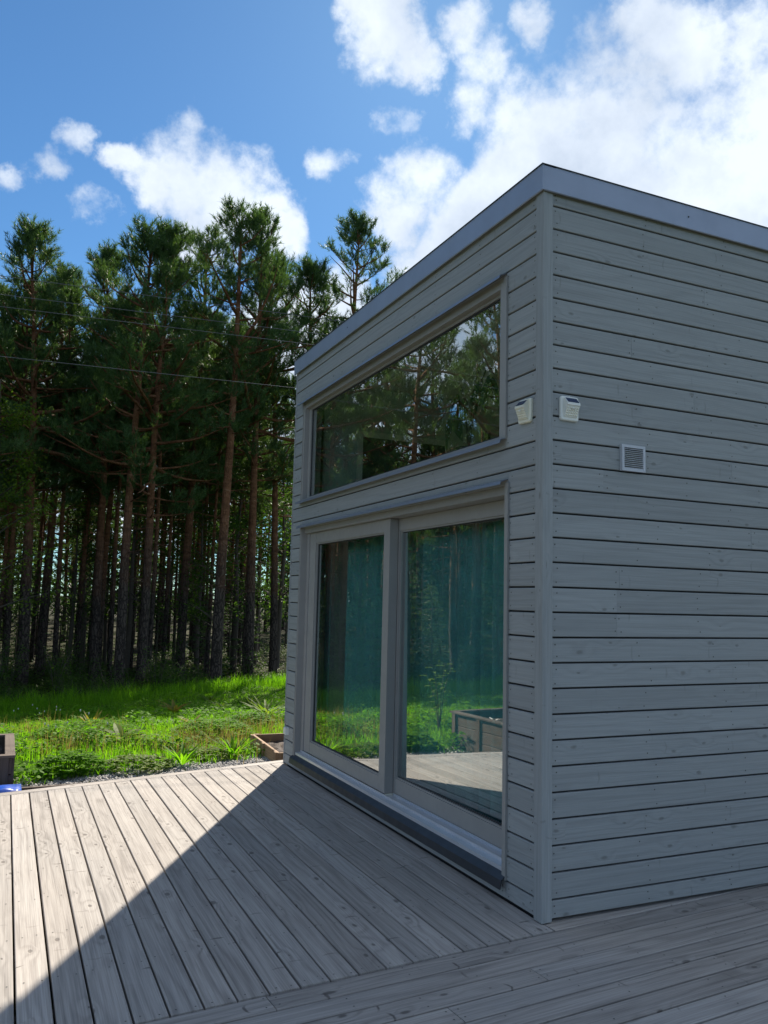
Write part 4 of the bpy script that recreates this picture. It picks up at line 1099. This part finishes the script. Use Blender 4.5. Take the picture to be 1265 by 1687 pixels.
def aspen(px, dist, kind, s, label, group=None):
    d = ray(px, 960); h = Vector((d.x, d.y)).normalized(); x, y = CAMPOS.x+h.x*dist, CAMPOS.y+h.y*dist
    t = thing('aspen_tree', (x, y, zg(x, y)), label, 'aspen tree', group, rnd.uniform(0, 6.28)); t.scale = (s, s, s)
    link('trunk', asp[kind][0], t); link('crown', asp[kind][1], t); return t
aspen(-22, 30, 0, 1.45, 'yellow green aspen at the far left beside the bushy pine')
GA = 'young broadleaf trees between the pine trunks'
for px, d in ((120, 29), (215, 30), (275, 33), (330, 30), (390, 31), (425, 33), (180, 34), (460, 32), (20, 29), (300, 36), (140, 31), (360, 27), (-180, 27), (-320, 27), (-470, 26), (-90, 28)):
    aspen(px, d*1.35, 1, rnd.uniform(1.1, 1.9), 'young broadleaf tree half hidden between the pine trunks', GA)

# young spruces fill the dark between the trunks
def make_spruce(seed, H, rad):
    q = random.Random(seed); st = MB(); SP = []; SD = []
    st.tube([(0, 0, -.1), (0, 0, H*.5), (0, 0, H)], [.07, .045, .008], 7, cap=False)
    h = .25
    while h < H*.99:
        t = h/H; L = rad*(1-t)**.9+.10
        for k_ in range(q.choice((5, 6, 7))):
            a = q.uniform(0, 6.283); l = L*q.uniform(.7, 1.15); el = -.25+.7*t+q.gauss(0, .1)
            p0 = Vector((0, 0, h)); e = p0+Vector((math.cos(a)*math.cos(el), math.sin(a)*math.cos(el), math.sin(el)))*l
            st.tube([p0, e], [.012, .004], 3, cap=False)
            for j in range(max(3, int(l/.11))):
                f_ = q.uniform(.25, 1.0); p = p0.lerp(e, f_); sd = q.choice((-1, 1))*q.uniform(.3, 1.0)
                w_ = l*.30*(1.1-f_)*q.random()
                SP.append(tuple(p+Vector((math.cos(a+sd*1.4)*w_, math.sin(a+sd*1.4)*w_, -.03)))); SD.append((math.cos(a+sd), math.sin(a+sd), q.uniform(-.35, .15)))
        h += q.uniform(.16, .28)
    D = np.array(SD); D /= np.linalg.norm(D, axis=1, keepdims=True)
    V, F = needles(np.array(SP), D, 7, .10, .026)
    return st.mesh('trunk', M['stem'], fix=False), np_mesh('crown', V, F, M['needle'])
spruces = [make_spruce(41, 3.2, .95), make_spruce(42, 5.0, 1.3)]
GS = 'young spruces under the pines'
n = 0
while n < 90:
    a = R(rnd.uniform(-50, -2) if n % 4 else rnd.uniform(-3, 19)); d = (28 if n % 4 else 38)+30*rnd.random()**1.2; x, y = CAMPOS.x+math.sin(a)*d, CAMPOS.y+math.cos(a)*d
    if y < edge_y(x)+2.0: continue
    t = thing('young_spruce', (x, y, zg(x, y)), 'dark young spruce growing in the shade under the pines', 'spruce tree', GS, rnd.uniform(0, 6.28))
    k_ = rnd.choice((0, 0, 1)) if n % 4 == 0 else rnd.choice((0, 1, 1)); q_ = rnd.uniform(.7, 1.3); t.scale = (q_, q_, q_)
    link('trunk', spruces[k_][0], t); link('crown', spruces[k_][1], t); n += 1
# the far wood that closes the view between the trunks: rows of simple firs and pines read as one mass
fw = MB(); SP = []; SD = []
for i in range(400):
    a = R(rnd.uniform(-62, 30) if i < 240 else rnd.uniform(-62, -8)); d = rnd.uniform(82, 150) if i < 240 else rnd.uniform(70, 95); x, y = CAMPOS.x+math.sin(a)*d, CAMPOS.y+math.cos(a)*d; z = zg(x, y)
    H = min(rnd.uniform(13, 22), .22*d); rr = rnd.uniform(2.0, 3.4)
    fw.tube([(x, y, z-.2), (x, y, z+H)], [.22, .03], 5, cap=False)
    for j in range(190):
        t = rnd.random()**.8; r_ = rr*(1-t)**.7*math.sqrt(rnd.random())+.15; b = rnd.uniform(0, 6.283)
        SP.append((x+r_*math.cos(b), y+r_*math.sin(b), z+.6+t*(H-.4))); SD.append((math.cos(b)*.8, math.sin(b)*.8, rnd.uniform(-.3, .7)))
D = np.array(SD); D /= np.linalg.norm(D, axis=1, keepdims=True)
V, F = needles(np.array(SP), D, 5, .75, .22)
nv = len(fw.v)
V = np.concatenate([np.array(fw.v), V]); tri = [t for f in fw.f for t in ((f[0], f[1], f[2]), (f[0], f[2], f[3]))]
F = np.concatenate([np.array(tri), F+nv])
me = np_mesh('far_wood', V, F, [M['needle'], M['bark']]); mi = np.zeros(len(F), np.int32); mi[:len(tri)] = 1; me.polygons.foreach_set('material_index', mi)
tag(link('far_wood', me), 'distant dark wood closing the view between the pine trunks', kind='stuff')

# ------------------------------------------------------------------ power lines
def wire(p0, p1, label):
    # straight through the two sight points, carried on past the view at a constant height
    a, b = Vector(p0), Vector(p1); pts = []
    for i in range(41):
        t = -2.5+4.5*i/40; p = a.lerp(b, t); p.z -= 0.0; p.z += .012*(abs(t-.5)*2)**2*0
        pts.append(p)
    o = MB().tube(pts, .0055, 5).obj('power_line', M['wire'], None, smooth=True)
    tag(o, label, 'power line', 'overhead wires across the forest front')
def sight(px, py, depth):
    d = ray(px, py); return CAMPOS + d*(depth/math.hypot(d.x, d.y))
for (pa, pb, lb_) in (((12, 456), (500, 521), 'topmost of the four overhead wires'), ((8, 486), (500, 547), 'second overhead wire from the top'),
                      ((0, 505), (500, 566), 'third overhead wire, close below the second'), ((0, 587), (484, 639), 'lowest overhead wire, hanging well below the others')):
    ra, rb = ray(*pa), ray(*pb)
    ea, eb = ra.z/math.hypot(ra.x, ra.y), rb.z/math.hypot(rb.x, rb.y)
    wire(sight(*pa, 16.0), sight(*pb, 16.0*ea/eb), lb_)
# the pole that carries them stands off to the left, outside the view
tops = []
for pa, pb in (((12, 456), (500, 521)), ((8, 486), (500, 547)), ((0, 505), (500, 566)), ((0, 587), (484, 639))):
    ra, rb = ray(*pa), ray(*pb); ea, eb = ra.z/math.hypot(ra.x, ra.y), rb.z/math.hypot(rb.x, rb.y)
    tops.append(sight(*pa, 16.0).lerp(sight(*pb, 16.0*ea/eb), -2.5))
px_, py_ = tops[1].x-.06, tops[1].y+.16
up = thing('utility_pole', (px_, py_, zg(px_, py_)), 'grey wooden utility pole where the four overhead wires end, beyond the tall raised bed', 'utility pole')
z0_ = zg(px_, py_)
MB().tube([(0, 0, -.2), (0, 0, 3), (0, 0, tops[0].z-z0_+.35)], [.13, .115, .09], 10).obj('pole', M['oldwood'], up)
ins = MB()
for tp in tops: ins.tube([(0, -.08, tp.z-z0_), (tp.x-px_, tp.y-py_, tp.z-z0_)], .02, 6)
ins.obj('brackets', M['wire'], up)['kind'] = 'stuff'
